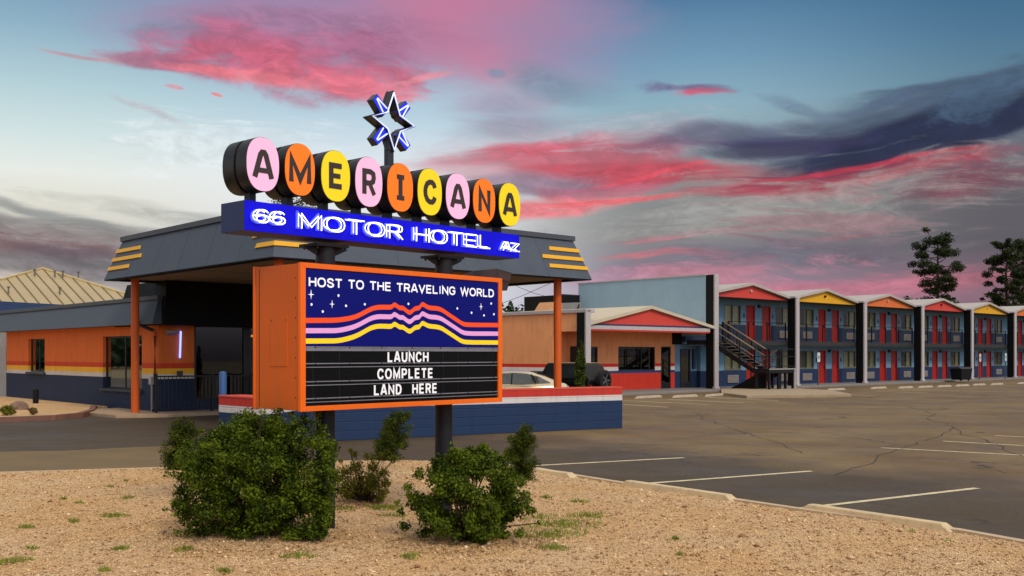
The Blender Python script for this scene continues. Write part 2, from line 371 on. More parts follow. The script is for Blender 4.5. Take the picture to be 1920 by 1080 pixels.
SF = {'A': (1.0, [[(.04, 0), (.44, 1), (.56, 1), (.96, 0)], [(.2, .3), (.8, .3)]]), 'C': (.98, [[(.92, .72), (.8, .9), (.6, .96), (.42, .96), (.22, .88), (.08, .7), (.05, .5), (.08, .3), (.22, .12), (.42, .04), (.6, .04), (.8, .1), (.92, .28)]]),
      'D': (.95, [[(.08, .04), (.08, .96), (.5, .96), (.78, .86), (.9, .66), (.92, .5), (.9, .34), (.78, .14), (.5, .04), (.02, .04)]]), 'E': (.85, [[(.92, .95), (.1, .95), (.1, .05), (.94, .05)], [(.1, .51), (.86, .51)]]),
      'G': (1.02, [[(.9, .74), (.78, .9), (.6, .96), (.42, .96), (.22, .88), (.08, .7), (.05, .5), (.08, .3), (.22, .12), (.42, .04), (.6, .04), (.8, .12), (.91, .3), (.91, .47), (.55, .47)]]),
      'H': (.95, [[(.08, 0), (.08, 1)], [(.92, 0), (.92, 1)], [(.08, .51), (.92, .51)]]), 'I': (.34, [[(.5, 0), (.5, 1)]]), 'L': (.82, [[(.1, 1), (.1, .05), (.95, .05)]]),
      'M': (1.15, [[(.07, 0), (.07, .97), (.5, .14), (.93, .97), (.93, 0)]]), 'N': (.98, [[(.08, 0), (.08, .96), (.92, .04), (.92, 1)]]),
      'O': (1.05, [[(.5, .96), (.36, .95), (.2, .88), (.08, .7), (.05, .5), (.08, .3), (.2, .12), (.36, .05), (.5, .04), (.64, .05), (.8, .12), (.92, .3), (.95, .5), (.92, .7), (.8, .88), (.64, .95), 'c']]),
      'P': (.88, [[(.1, 0), (.1, .95), (.66, .95), (.86, .87), (.92, .7), (.86, .52), (.66, .43), (.1, .43)]]), 'R': (.92, [[(.1, 0), (.1, .95), (.66, .95), (.86, .87), (.9, .72), (.86, .56), (.66, .48), (.1, .48)], [(.55, .48), (.93, 0)]]),
      'S': (.92, [[(.9, .74), (.78, .9), (.55, .96), (.35, .95), (.16, .87), (.12, .72), (.2, .6), (.5, .51), (.8, .42), (.92, .28), (.86, .13), (.65, .05), (.42, .04), (.18, .12), (.06, .3)]]),
      'T': (.9, [[(.02, .95), (.98, .95)], [(.5, 0), (.5, .95)]]), 'U': (.95, [[(.08, 1), (.08, .36), (.16, .14), (.36, .04), (.64, .04), (.84, .14), (.92, .36), (.92, 1)]]),
      'V': (1.0, [[(.04, 1), (.5, .04), (.96, 1)]]), 'W': (1.4, [[(.03, 1), (.26, .04), (.5, .94), (.74, .04), (.97, 1)]]), 'Z': (.9, [[(.08, .95), (.9, .95), (.08, .05), (.94, .05)]]),
      '6': (.92, [[(.86, .8), (.72, .93), (.5, .97), (.28, .9), (.1, .68), (.05, .42), (.1, .18), (.3, .05), (.5, .03), (.72, .06), (.9, .2), (.93, .34), (.84, .5), (.6, .58), (.36, .56), (.14, .44)]])}
def stext(body, name, m, width, height, x, z, y, wd, depth=.002, gap=.2, parent=None, tube=None, close=0.0):
    """lettering made of strokes, standing in the local xz plane and facing -y; wd is the stroke width in metres"""
    adv = sum((SF[ch][0] if ch != ' ' else .5)+gap for ch in body)-gap; sx = width/adv; ob = []; cx = x
    for ch in body:
        if ch == ' ': cx += (.5+gap)*sx; continue
        wch, paths = SF[ch]; mb = MB()
        for j, path in enumerate(paths):
            closed = path[-1] == 'c'; P = [(cx+p[0]*wch*sx, z+p[1]*height) for p in path if p != 'c']
            if tube: 
                Q = [(a, y, b) for a, b in P]+([(P[0][0], y, P[0][1])] if closed else []); mb.tube(Q, tube, 6)
            else: ribbon(mb, P, min(wd, wch*sx*.42), y-depth-.0007*j, y+.0005, closed)
        ob.append(mb.build(name, m, parent)); cx += (wch+gap)*sx
    return ob
def cut_letters(*a, **k): return stext(*a, **k)
# ------------------------------------------------------------------ foliage helpers
def leafmat(name, c1, c2, trans=.25):
    m = bpy.data.materials.new(name); m.use_nodes = True; t = m.node_tree; n = t.nodes; l = t.links; b = n['Principled BSDF']
    ge = n.new('ShaderNodeNewGeometry'); tcn = n.new('ShaderNodeTexCoord'); no = n.new('ShaderNodeTexNoise'); no.inputs['Scale'].default_value = 6; no.inputs['Detail'].default_value = 3; l.new(tcn.outputs['Object'], no.inputs['Vector'])
    ad = n.new('ShaderNodeMath'); ad.operation = 'MULTIPLY_ADD'; l.new(ge.outputs['Random Per Island'], ad.inputs[0]); ad.inputs[1].default_value = .6
    sb = n.new('ShaderNodeMath'); sb.operation = 'MULTIPLY_ADD'; l.new(no.outputs['Fac'], sb.inputs[0]); sb.inputs[1].default_value = 1.9; sb.inputs[2].default_value = -.88; l.new(sb.outputs[0], ad.inputs[2])
    mx = n.new('ShaderNodeMix'); mx.data_type = 'RGBA'; mx.clamp_factor = True; l.new(ad.outputs[0], mx.inputs[0]); mx.inputs[6].default_value = (*lin(c1), 1); mx.inputs[7].default_value = (*lin(c2), 1)
    l.new(mx.outputs[2], b.inputs['Base Color']); b.inputs['Roughness'].default_value = .6; b.inputs['Specular IOR Level'].default_value = .14
    tl = n.new('ShaderNodeBsdfTranslucent'); l.new(mx.outputs[2], tl.inputs[0]); ms = n.new('ShaderNodeMixShader'); ms.inputs[0].default_value = trans
    l.new(b.outputs[0], ms.inputs[1]); l.new(tl.outputs[0], ms.inputs[2]); l.new(ms.outputs[0], n['Material Output'].inputs[0]); return m
def leaves(name, clusters, per, size, m, parent=None, seed=1, aspect=.55, shell=.6, upbias=.3, zmin=None):
    """clusters: (x,y,z,rx,ry,rz); every leaf a small folded diamond"""
    rng = np.random.default_rng(seed); C = np.array(clusters); idx = rng.integers(0, len(C), per) if isinstance(per, int) else per
    wts = (C[:, 3]*C[:, 4]*C[:, 5])**(2/3); idx = rng.choice(len(C), per, p=wts/wts.sum())
    d = rng.normal(size=(per, 3)); d /= np.linalg.norm(d, axis=1)[:, None]
    r = shell+(1-shell)*rng.random(per); r = np.where(rng.random(per) < .3, rng.random(per)**.5, r)
    p = C[idx, :3]+d*r[:, None]*C[idx, 3:6]
    if zmin is not None: p[:, 2] = np.maximum(p[:, 2], zmin+rng.random(per)*.06)
    nr = d+rng.normal(size=(per, 3))*.7+np.array([0, 0, upbias]); nr /= np.linalg.norm(nr, axis=1)[:, None]
    t = np.cross(nr, rng.normal(size=(per, 3))); t /= np.linalg.norm(t, axis=1)[:, None]; b = np.cross(nr, t)
    s = size*(.6+.8*rng.random(per))[:, None]
    V = np.empty((per, 4, 3)); V[:, 0] = p-t*s; V[:, 1] = p+b*s*aspect+nr*s*.15; V[:, 2] = p+t*s; V[:, 3] = p-b*s*aspect+nr*s*.15
    me = bpy.data.meshes.new(name); me.vertices.add(per*4); me.vertices.foreach_set('co', V.ravel())
    me.loops.add(per*4); me.loops.foreach_set('vertex_index', np.arange(per*4)); me.polygons.add(per)
    me.polygons.foreach_set('loop_start', np.arange(per)*4); me.polygons.foreach_set('loop_total', np.full(per, 4)); me.update(calc_edges=True); me.validate()
    me.materials.append(m); o = bpy.data.objects.new(name, me); COL.objects.link(o)
    if parent: o.parent = parent
    return o
# common paints
CHAR = mat('charcoal_paint', (44, 44, 47), .5, var=.1)
BLK = mat('black_paint', (15, 15, 16), .65, var=.15, spec=.2)
BLKM = mat('black_metal', (14, 14, 15), .45, var=.1)
WHT = mat('white_paint', (182, 174, 174), .6, var=.05, dirt=.15)
ORG = mat('orange_shaded', (214, 96, 10), .5, var=.05, vscale=2, dirt=.1)  # sign cabinet shell: darker than its frame, side shade put into the colour
GREY = mat('grey_fascia', (78, 82, 90), .6, var=.07, vscale=2, dirt=.25)
YEL = mat('yellow_paint', (236, 172, 20), .5, var=.05)
CONC = mat('concrete', (170, 155, 135), .9, var=.15, vscale=5, bump=.4)
CURB = mat('curb_concrete', (196, 172, 140), .9, var=.15, vscale=6, bump=.4, dirt=.3)
WALK = mat('walkway_concrete', (128, 122, 118), .9, var=.12, vscale=2, bump=.3, dirt=.2)
#@@STRUCT
# ------------------------------------------------------------------ frames
HO = Frame(10.72, 54.6, 3050); CA = Frame(-5.65, 24.45, 3080); SG = Frame(-350/1940*10.48, 10.48, 2720)
# ------------------------------------------------------------------ ground
g = MB(); g.poly([(-900, -60, -.12), (900, -60, -.12), (900, 1200, -.12), (-900, 1200, -.12)])
struct(g, 'ground', mat('dry_ground', (120, 104, 70), .95, var=.25, vscale=.2, bump=.3, bscale=5))
def asphalt_mat():
    m = mat('asphalt', (106, 82, 49), .75, var=.14, vscale=.8); t = m.node_tree; n = t.nodes; l = t.links; b = n['Principled BSDF']
    old = b.inputs['Base Color'].links[0].from_socket; tcn = n.new('ShaderNodeTexCoord')
    def noise(scale, det, rough=.6, sc_=(1, 1, 1), dist=0):
        mp = n.new('ShaderNodeMapping'); mp.inputs['Scale'].default_value = sc_; mp.inputs['Rotation'].default_value = (0, 0, .5); l.new(tcn.outputs['Object'], mp.inputs[0])
        q = n.new('ShaderNodeTexNoise'); q.inputs['Scale'].default_value = scale; q.inputs['Detail'].default_value = det; q.inputs['Roughness'].default_value = rough; q.inputs['Distortion'].default_value = dist
        l.new(mp.outputs[0], q.inputs['Vector']); return q.outputs['Fac']
    def mr(s, a, b_, c_, d):
        q = n.new('ShaderNodeMapRange'); l.new(s, q.inputs[0]); q.inputs[1].default_value = a; q.inputs[2].default_value = b_; q.inputs[3].default_value = c_; q.inputs[4].default_value = d; return q.outputs[0]
    def mixb(f, a, col):
        q = n.new('ShaderNodeMix'); q.data_type = 'RGBA'; l.new(f, q.inputs[0]); l.new(a, q.inputs[6])
        if isinstance(col, tuple): q.inputs[7].default_value = (*lin(col), 1)
        else: l.new(col, q.inputs[7])
        return q.outputs[2]
    c1 = mixb(mr(noise(.16, 5, .6, (1, 1, 1), 1.2), .40, .64, 0, .6), old, (136, 112, 68))      # worn olive-tan sweeps
    c1 = mixb(mr(noise(.4, 8, .75, (1, 1, 1), .0), .44, .70, 0, .6), c1, (76, 58, 38))         # dark oily lanes
    c1 = mixb(mr(noise(2.6, 8, .8), .56, .70, 0, .55), c1, (50, 40, 30))                          # patches
    sx_ = n.new('ShaderNodeVectorMath'); sx_.operation = 'DOT_PRODUCT'; l.new(tcn.outputs['Object'], sx_.inputs[0]); sx_.inputs[1].default_value = (.786, .618, 0)
    dd = n.new('ShaderNodeMath'); dd.operation = 'MULTIPLY_ADD'; l.new(noise(.45, 6, .7), dd.inputs[0]); dd.inputs[1].default_value = 5.0; l.new(sx_.outputs['Value'], dd.inputs[2])
    c1 = mixb(mr(dd.outputs[0], 16.2, 18.6, .75, 0), c1, (46, 38, 28))                            # newer dark surfacing in the near bays
    c1 = mixb(mr(noise(9, 7, .85), .54, .70, 0, .5), c1, (122, 106, 82))
    c1 = mixb(mr(noise(1.1, 2, .5), .70, .76, 0, .7), c1, (38, 33, 28))
    c1 = mixb(mr(noise(22, 6, .85), .56, .70, 0, .45), c1, (48, 41, 33))
    c1 = mixb(mr(noise(120, 2, .6), .60, .72, 0, .5), c1, (150, 134, 110))                        # pale aggregate
    c1 = mixb(mr(noise(90, 2, .6), .62, .74, 0, .55), c1, (44, 40, 36))
    v = n.new('ShaderNodeTexVoronoi'); v.feature = 'DISTANCE_TO_EDGE'; v.inputs['Scale'].default_value = .23
    mp = n.new('ShaderNodeMapping'); l.new(tcn.outputs['Object'], mp.inputs[0])
    wn_ = n.new('ShaderNodeTexNoise'); wn_.inputs['Scale'].default_value = 1.2; wn_.inputs['Detail'].default_value = 6; l.new(tcn.outputs['Object'], wn_.inputs['Vector'])
    ad = n.new('ShaderNodeVectorMath'); ad.operation = 'MULTIPLY_ADD'; l.new(wn_.outputs['Color'], ad.inputs[0]); ad.inputs[1].default_value = (1.6, 1.6, 0); l.new(mp.outputs[0], ad.inputs[2]); l.new(ad.outputs[0], v.inputs['Vector'])
    crack = mr(v.outputs['Distance'], 0, .012, .9, 0)
    cm = n.new('ShaderNodeMath'); cm.operation = 'MULTIPLY'; l.new(crack, cm.inputs[0]); l.new(mr(noise(.35, 3), .45, .6, 0, 1), cm.inputs[1])
    c1 = mixb(cm.outputs[0], c1, (34, 30, 27))
    l.new(c1, b.inputs['Base Color'])
    l.new(mr(noise(.5, 5, .6), .35, .65, .55, .85), b.inputs['Roughness'])
    bp = n.new('ShaderNodeBump'); bp.inputs['Strength'].default_value = .5; bp.inputs['Distance'].default_value = .008; l.new(noise(70, 3), bp.inputs['Height']); l.new(bp.outputs[0], b.inputs['Normal'])
    return m
AS = asphalt_mat()
g = MB(); g.poly([(-60, -12, 0), (75, -12, 0), (75, 100, 0), (-60, 100, 0)]); struct(g, 'parking_lot', AS)
# older, paler road surface joining on the left
m2 = mat('worn_road', (112, 92, 60), .8, var=.14, vscale=.9, bump=.5, bscale=70)
g = MB(); g.poly([G(-900, 800, .004), G(-10, 847, .004), G(120, 845, .004), G(260, 838, .004), G(410, 834, .004), G(520, 842, .004), G(560, 862, .004), G(540, 900, .004), G(-10, 960, .004), G(-900, 1100, .004)]); struct(g, 'road', m2)
# gravel island: a real mound whose edge dips under the asphalt
EDGE = [(-3600, 930), (-900, 905), (0, 889), (300, 880), (520, 870), (740, 866), (870, 870), (1000, 882), (1080, 897), (1160, 910), (1385, 944), (1490, 960), (1800, 1002), (1920, 1024), (2400, 1112), (3200, 1290), (4400, 1600)]
EP = np.array([G(*e)[:2] for e in EDGE])
def sdist(x, y):
    P = np.stack([x, y], -1); best = np.full(x.shape, 1e9); sign = np.ones(x.shape)
    for a, b in zip(EP[:-1], EP[1:]):
        d = b-a; q = P-a; t = np.clip((q @ d)/(d @ d), 0, 1); r = q-t[..., None]*d; ds = np.hypot(r[..., 0], r[..., 1])
        cr = d[0]*q[..., 1]-d[1]*q[..., 0]; m_ = ds < best; best = np.where(m_, ds, best); sign = np.where(m_, np.where(cr < 0, 1., -1.), sign)
    return best*sign
def vnoise(x, y, s, seed):
    r = np.random.default_rng(seed).random((512, 512)); X = x*s; Y = y*s; i = np.floor(X).astype(int); j = np.floor(Y).astype(int); fx = X-i; fy = Y-j
    fx = fx*fx*(3-2*fx); fy = fy*fy*(3-2*fy); g_ = lambda a, b: r[a % 512, b % 512]
    return (g_(i, j)*(1-fx)+g_(i+1, j)*fx)*(1-fy)+(g_(i, j+1)*(1-fx)+g_(i+1, j+1)*fx)*fy
def gz(x, y):
    x = np.asarray(x, float); y = np.asarray(y, float); d = sdist(x, y); t = np.clip(d/1.6, 0, 1)
    return np.where(d > 0, .03+.12*t*t*(3-2*t), -.04+d*.5).clip(-.4, 1)+(.05*(vnoise(x, y, .8, 1)-.5)+.03*(vnoise(x, y, 2.7, 2)-.5)+.018*(vnoise(x, y, 9, 3)-.5))*np.clip(d/.5, 0, 1)
def GZ(x, y): return float(gz(np.array([x]), np.array([y]))[0])
def grid_mesh(name, x0, x1, y0, y1, st, m, zf, extra=None):
    xs = np.arange(x0, x1+st, st); ys = np.arange(y0, y1+st, st); X, Y = np.meshgrid(xs, ys); Z = zf(X, Y)
    V = np.stack([X, Y, Z], -1).reshape(-1, 3); nx, ny = len(xs), len(ys); i = np.arange(nx-1)[None, :]+nx*np.arange(ny-1)[:, None]
    Fc = np.stack([i, i+1, i+nx+1, i+nx], -1).reshape(-1, 4)
    keep = (Z.ravel()[Fc].max(1) > -.09); Fc = Fc[keep]
    me = bpy.data.meshes.new(name); me.vertices.add(len(V)); me.vertices.foreach_set('co', V.ravel()); me.loops.add(Fc.size); me.loops.foreach_set('vertex_index', Fc.ravel())
    me.polygons.add(len(Fc)); me.polygons.foreach_set('loop_start', np.arange(len(Fc))*4); me.polygons.foreach_set('loop_total', np.full(len(Fc), 4)); me.polygons.foreach_set('use_smooth', [True]*len(Fc))
    me.update(calc_edges=True); me.materials.append(m); o = bpy.data.objects.new(name, me); COL.objects.link(o); return o
def gravel_mat():
    m = bpy.data.materials.new('gravel_bed'); m.use_nodes = True; t = m.node_tree; n = t.nodes; l = t.links; b = n['Principled BSDF']; tcn = n.new('ShaderNodeTexCoord')
    v = n.new('ShaderNodeTexVoronoi'); v.inputs['Scale'].default_value = 58; v.inputs['Randomness'].default_value = 1; l.new(tcn.outputs['Object'], v.inputs['Vector'])
    v2 = n.new('ShaderNodeTexVoronoi'); v2.inputs['Scale'].default_value = 130; l.new(tcn.outputs['Object'], v2.inputs['Vector'])
    no = n.new('ShaderNodeTexNoise'); no.inputs['Scale'].default_value = .9; no.inputs['Detail'].default_value = 6; l.new(tcn.outputs['Object'], no.inputs['Vector'])
    sp_ = n.new('ShaderNodeSeparateColor'); l.new(v.outputs['Color'], sp_.inputs[0])
    r = n.new('ShaderNodeValToRGB'); l.new(sp_.outputs[0], r.inputs[0]); cr = r.color_ramp
    cr.elements[0].color = (*lin((164, 116, 74)), 1); cr.elements[1].color = (*lin((255, 230, 186)), 1)
    e = cr.elements.new(.35); e.color = (*lin((242, 196, 140)), 1); e = cr.elements.new(.7); e.color = (*lin((248, 202, 148)), 1)
    r2 = n.new('ShaderNodeValToRGB'); l.new(no.outputs['Fac'], r2.inputs[0]); r2.color_ramp.elements[0].position = .36; r2.color_ramp.elements[1].position = .66
    r2.color_ramp.elements[0].color = (*lin((240, 188, 122)), 1); r2.color_ramp.elements[1].color = (*lin((252, 216, 170)), 1)
    mx = n.new('ShaderNodeMix'); mx.data_type = 'RGBA'; mx.inputs[0].default_value = .45; l.new(r.outputs[0], mx.inputs[6]); l.new(r2.outputs[0], mx.inputs[7])
    l.new(mx.outputs[2], b.inputs['Base Color']); b.inputs['Roughness'].default_value = .95; b.inputs['Specular IOR Level'].default_value = .15
    ad = n.new('ShaderNodeMath'); ad.operation = 'MULTIPLY_ADD'; l.new(v2.outputs['Distance'], ad.inputs[0]); ad.inputs[1].default_value = .5; l.new(v.outputs['Distance'], ad.inputs[2])
    bp = n.new('ShaderNodeBump'); bp.invert = True; bp.inputs['Strength'].default_value = 1; bp.inputs['Distance'].default_value = .03; l.new(ad.outputs[0], bp.inputs['Height']); l.new(bp.outputs[0], b.inputs['Normal'])
    return m
GV = gravel_mat()
def gz_fine(x, y):
    z = gz(x, y); return z+np.where(z > .0, 1, 0)*(.018*(np.maximum(vnoise(x, y, 14, 5), .35)-.55)+.024*(vnoise(x, y, 30, 6)-.5))
tag(grid_mesh('gravel_bed', -9.5, 10, 6.2, 20.5, .03, GV, gz_fine), kind='structure')
tag(grid_mesh('gravel_bed', -16, 12, 1.0, 6.2, .1, GV, gz), kind='structure')
# loose stones lying on it
def stones(name, n_, x0, x1, y0, y1, m, zf, seed, smin=.006, smax=.02, mask=None):
    rng = np.random.default_rng(seed); x = rng.uniform(x0, x1, n_); y = y0+(y1-y0)*rng.random(n_)**1.5
    k = mask(x, y); x, y = x[k], y[k]; n_ = len(x); z = zf(x, y)
    base = np.array([(1, 0, 0), (-1, 0, 0), (0, 1, 0), (0, -1, 0), (0, 0, 1), (0, 0, -1), (.6, .6, .5), (-.6, -.6, .5)])[:6]
    s = smin+(smax-smin)*rng.random(n_)**3; jit = 1+.45*(rng.random((n_, 6, 3))-.5); th = rng.random(n_)*6.28; c_, s_ = np.cos(th), np.sin(th)
    V = base[None]*jit*s[:, None, None]*np.array([1, .8, .6]); R = V.copy(); R[..., 0] = V[..., 0]*c_[:, None]-V[..., 1]*s_[:, None]; R[..., 1] = V[..., 0]*s_[:, None]+V[..., 1]*c_[:, None]
    R += np.stack([x, y, z+s*.25], -1)[:, None]
    T = np.array([(0, 2, 4), (2, 1, 4), (1, 3, 4), (3, 0, 4), (2, 0, 5), (1, 2, 5), (3, 1, 5), (0, 3, 5)]); Fc = (T[None]+6*np.arange(n_)[:, None, None]).reshape(-1, 3)
    me = bpy.data.meshes.new(name); me.vertices.add(n_*6); me.vertices.foreach_set('co', R.ravel()); me.loops.add(Fc.size); me.loops.foreach_set('vertex_index', Fc.ravel()); me.polygons.add(len(Fc))
    me.polygons.foreach_set('loop_start', np.arange(len(Fc))*3); me.polygons.foreach_set('loop_total', np.full(len(Fc), 3)); me.update(calc_edges=True); me.materials.append(m)
    o = bpy.data.objects.new(name, me); COL.objects.link(o); return o
SM = leafmat('stone_mix', (140, 98, 64), (252, 220, 172), 0)
tag(stones('loose_gravel', 120000, -7.5, 8, 7.2, 18.5, SM, gz_fine, 5, .005, .019, lambda x, y: (sdist(x, y) > .05) & (np.abs(x) < y*.56+.5)), 'small tan and pinkish stones strewn over the gravel bed under the roadside sign', 'gravel', kind='stuff')
# edge kerb of the island
def kerb(name, pts, wd, h, m, z0=-.02):
    Lf, Rt = stroke_pts([p[:2] for p in pts], wd); mb = MB(); n = len(pts)
    for p, q in zip(Lf, Rt): mb.v += [(p.x, p.y, z0), (p.x, p.y, h), (q.x, q.y, h), (q.x, q.y, z0)]
    for i in range(n-1):
        a, b = 4*i, 4*i+4; mb.f += [(a, b, b+1, a+1), (a+1, b+1, b+2, a+2), (a+2, b+2, b+3, a+3)]
    mb.f += [(0, 1, 2, 3), (4*n-1, 4*n-2, 4*n-3, 4*n-4)]
    return struct(mb, name, m)
kerb('kerb', [G(*e) for e in EDGE[7:15]], .11, .055, CURB)
kerb('kerb', [G(*e) for e in EDGE[1:6]], .07, .035, CURB)
# parking bay lines
LM = mat('line_paint', (206, 190, 152), .8, var=.3, vscale=8)
g = MB()
def line(a, b, wd, z=.004):
    A = Vector(G(*a, z)); B = Vector(G(*b, z)); d = (B-A).normalized(); p = Vector((-d.y, d.x, 0))*wd/2
    g.poly([A-p, B-p, B+p, A+p])
for a, b in [((1000, 873), (1282, 858)), ((1190, 908), (1522, 883)), ((1492, 954), (1832, 915)), ((1652, 839.5), (1990, 857)), ((1768, 827), (2020, 841)), ((1866, 816.5), (2050, 826)), ((1960, 807), (2100, 814))]: line(a, b, .11)
for a, b in [((1168, 758), (1252, 763.5)), ((1168, 751), (1328, 758.5)), ((1250, 748.5), (1396, 755.5)), ((1330, 745.5), (1460, 751)), ((1545, 738), (1640, 742)), ((1640, 733.5), (1740, 737)), ((1690, 729.5), (1800, 733))]: line(a, b, .12)
struct(g, 'road_marking', LM)
# hotel walkway with kerb, stair pad
def world_poly(fr, pts, z): return [(*fr.w(x, y), z) for x, y in pts]
g = MB(); pts = [(-12.5, -1.0), (60, -.4), (60, 2.5), (-12.5, 2.5)]
g.hexa(world_poly(HO, pts, -.05), world_poly(HO, pts, .1)); struct(g, 'walkway', WALK, bevel=.02)
# forecourt pavement under the canopy, bed at far left
g = MB(); pts = [(-.2, 9.0), (1.1, 8.3), (6, 8.7), (12, 9.0), (12, 10.4), (1.5, 9.9), (1.5, 13), (-.3, 12.8)]
g.hexa(world_poly(CA, pts, -.05), world_poly(CA, pts, .1)); struct(g, 'pavement', mat('pavement_tan', (168, 142, 114), .9, var=.15, vscale=3, bump=.3), bevel=.02)
bed = [G(-260, 800), G(-20, 793), (G(100, 788)), G(150, 783), G(172, 776), G(176, 768)]
bedp = [(p[0], p[1]) for p in bed]+[CA.w(1.5, 14.0)]+[CA.w(1.5, 25.1), CA.w(-2, 30), CA.w(-8, 30)]
g = MB(); g.hexa([(*p, -.05) for p in bedp], [(*p, .12) for p in bedp]); struct(g, 'gravel_bed', GV)
kerb('kerb', [(x, y, 0) for x, y in bedp[:6]], .18, .15, mat('red_kerb', (128, 88, 76), .85, var=.25, vscale=3, bump=.3, dirt=.4))
# distant wooded ridge
def ridge(name, arc, rad, hmin, hmax, label, seed, m):
    rng = random.Random(seed); cl = []; a = arc[0]
    while a < arc[1]:
        r = rad+rng.uniform(-12, 12); h = rng.uniform(hmin, hmax); x, y = r*math.sin(a), r*math.cos(a)
        for k in range(4): cl.append((x+rng.uniform(-1, 1), y, h*(.2+.24*k), 4.2-.95*k, 4.2-.95*k, h*.2))
        a += rng.uniform(1.6, 3.6)/rad
    o = leaves(name, cl, min(110000, len(cl)*130), .55, m, seed=seed, aspect=.7); return tag(o, label, 'trees', kind='stuff')
FARL = leafmat('far_pine_leaf', (34, 50, 34), (62, 80, 48), .1)
ridge('distant_woods', (math.radians(-32), math.radians(34)), 240, 10.5, 14.2, 'distant line of dark green pines seen between canopy post and low orange wing', 3, FARL)
ridge('distant_woods', (math.radians(120), math.radians(320)), 150, 5, 9, 'low line of green trees along the far side of the road behind the viewer', 4, FARL)
#@@SIGN
# ================================================================== the roadside sign
so_ = thing('motel_sign', 'roadside motel sign with colored letter discs, blue neon box and orange marquee on black poles', 'sign', (*SG.o, 0), SG.a)
YF = -.38                                                  # front plane of the marquee cabinet
rp = SG.hy(832, 700, 0)[0]
for x in (0, rp):
    mb = MB(); mb.tube([(x, 0, -.1), (x, 0, 2.99)], .098, 28); mb.sm = True; mb.build('pole', mat('pole_paint', (30, 31, 36), .42, var=.15, vscale=5, spec=.25), so_)
for x in (0, rp):
    mb = MB(); mb.box(x-.2, x+.2, -.13, .17, 2.985, 3.012)
    for sx in (-1, 1):
        mb.prism_xz([(x+sx*.10, 2.90), (x+sx*.10, 2.985), (x+sx*.27, 2.985), (x+sx*.27, 2.972)], -.012, .012)
        for yy in (-.1, .12): mb.tube([(x+sx*.17, yy, 2.96), (x+sx*.17, yy, 2.99)], .012, 6)
    mb.build('bracket', BLKM, so_)
# --- marquee cabinet
x0, zt = SG.hy(563.3, 493.3, YF); x1, zb = SG.hy(939.5, 752, YF); zb2 = SG.hy(560.5, 770.8, YF)[1]; zb = (zb+zb2)/2
YB = YF+.74
fw = .062
ORGF = mat('orange_frame', (246, 108, 6), .4, var=.04)
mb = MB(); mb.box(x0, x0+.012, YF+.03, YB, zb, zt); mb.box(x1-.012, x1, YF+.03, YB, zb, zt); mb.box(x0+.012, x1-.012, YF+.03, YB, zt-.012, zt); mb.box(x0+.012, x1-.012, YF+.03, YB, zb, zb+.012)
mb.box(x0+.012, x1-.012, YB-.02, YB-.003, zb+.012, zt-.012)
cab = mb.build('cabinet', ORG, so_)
mb = MB()                                                   # retaining frame, front and back
for y0, y1 in ((YF-.012, YF+.03), (YB, YB+.035)):
    a, b = (x0-.008, x1+.008)
    mb.prism_xz([(a, zb-.008), (b, zb-.008), (b-fw, zb-.008+fw*.8), (a+fw, zb-.008+fw*.8)], y0, y1)
    mb.prism_xz([(a, zt+.008), (a+fw, zt+.008-fw*.8), (b-fw, zt+.008-fw*.8), (b, zt+.008)], y0, y1)
    mb.prism_xz([(a, zb-.008), (a+fw, zb-.008+fw*.8), (a+fw, zt+.008-fw*.8), (a, zt+.008)], y0, y1)
    mb.prism_xz([(b, zb-.008), (b, zt+.008), (b-fw, zt+.008-fw*.8), (b-fw, zb-.008+fw*.8)], y0, y1)
mb.build('frame', ORGF, so_, bevel=.003)
mb = MB(); hx_, hz_ = YF+.2, zb+.42                        # access door and its screws on the side
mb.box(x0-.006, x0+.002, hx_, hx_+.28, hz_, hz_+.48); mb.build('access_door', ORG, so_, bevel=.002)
mb = MB()
for i in range(7): mb.box(x0-.004, x0+.002, YF+.07, YF+.08, zb+.12+i*.19, zb+.13+i*.19)
for q in (hx_+.02, hx_+.26): mb.box(x0-.009, x0-.005, q-.005, q+.005, hz_+.44, hz_+.45)
mb.box(x0-.003, x0+.002, YB-.07, YB-.066, zb+.02, zt-.02)
mb.build('screw', BLKM, so_)
def C2(cx, cy, t=YF): return SG.hy(460+cx*.27778, 480+cy*.27778, t)
gx0, gx1 = x0+fw-.01, x1-fw+.01; gz0 = C2(1000, 611)[1]
gm = mat('graphic_panel', (6, 8, 52), .45, var=.08, vscale=1.5, emit=(5, 14, 165), es=.3, spec=.15)
mb = MB(); mb.box(gx0, gx1, YF, YF+.02, gz0, zt-fw*.8); panel = mb.build('graphic_panel', gm, so_)
def stripe(name, pts, th, m, y0):
    P = [C2(*p) for p in pts]; P[0] = (gx0+.002, P[0][1]); P[-1] = (gx1-.002, P[-1][1]); mb = MB(); hh = th/2
    b = 0
    for (x, z) in P: mb.v += [(x, y0, z-hh), (x, y0, z+hh), (x, YF+.001, z-hh), (x, YF+.001, z+hh)]
    for i in range(len(P)-1):
        a = 4*i; mb.f += [(a, a+4, a+5, a+1), (a+1, a+5, a+7, a+3), (a, a+2, a+6, a+4)]
    return mb.build(name, m, panel)
def curve_pts(pts, k=6):
    out = [pts[0]]
    for i in range(1, len(pts)-1):
        a, b, c_ = [Vector(p) for p in pts[i-1:i+2]]; r = min((b-a).length, (c_-b).length)*.42
        p = b+(a-b).normalized()*r; q = b+(c_-b).normalized()*r
        for j in range(k+1): t = j/k; out.append(tuple(p*(1-t)**2+b*2*t*(1-t)+q*t*t))
    return out+[pts[-1]]
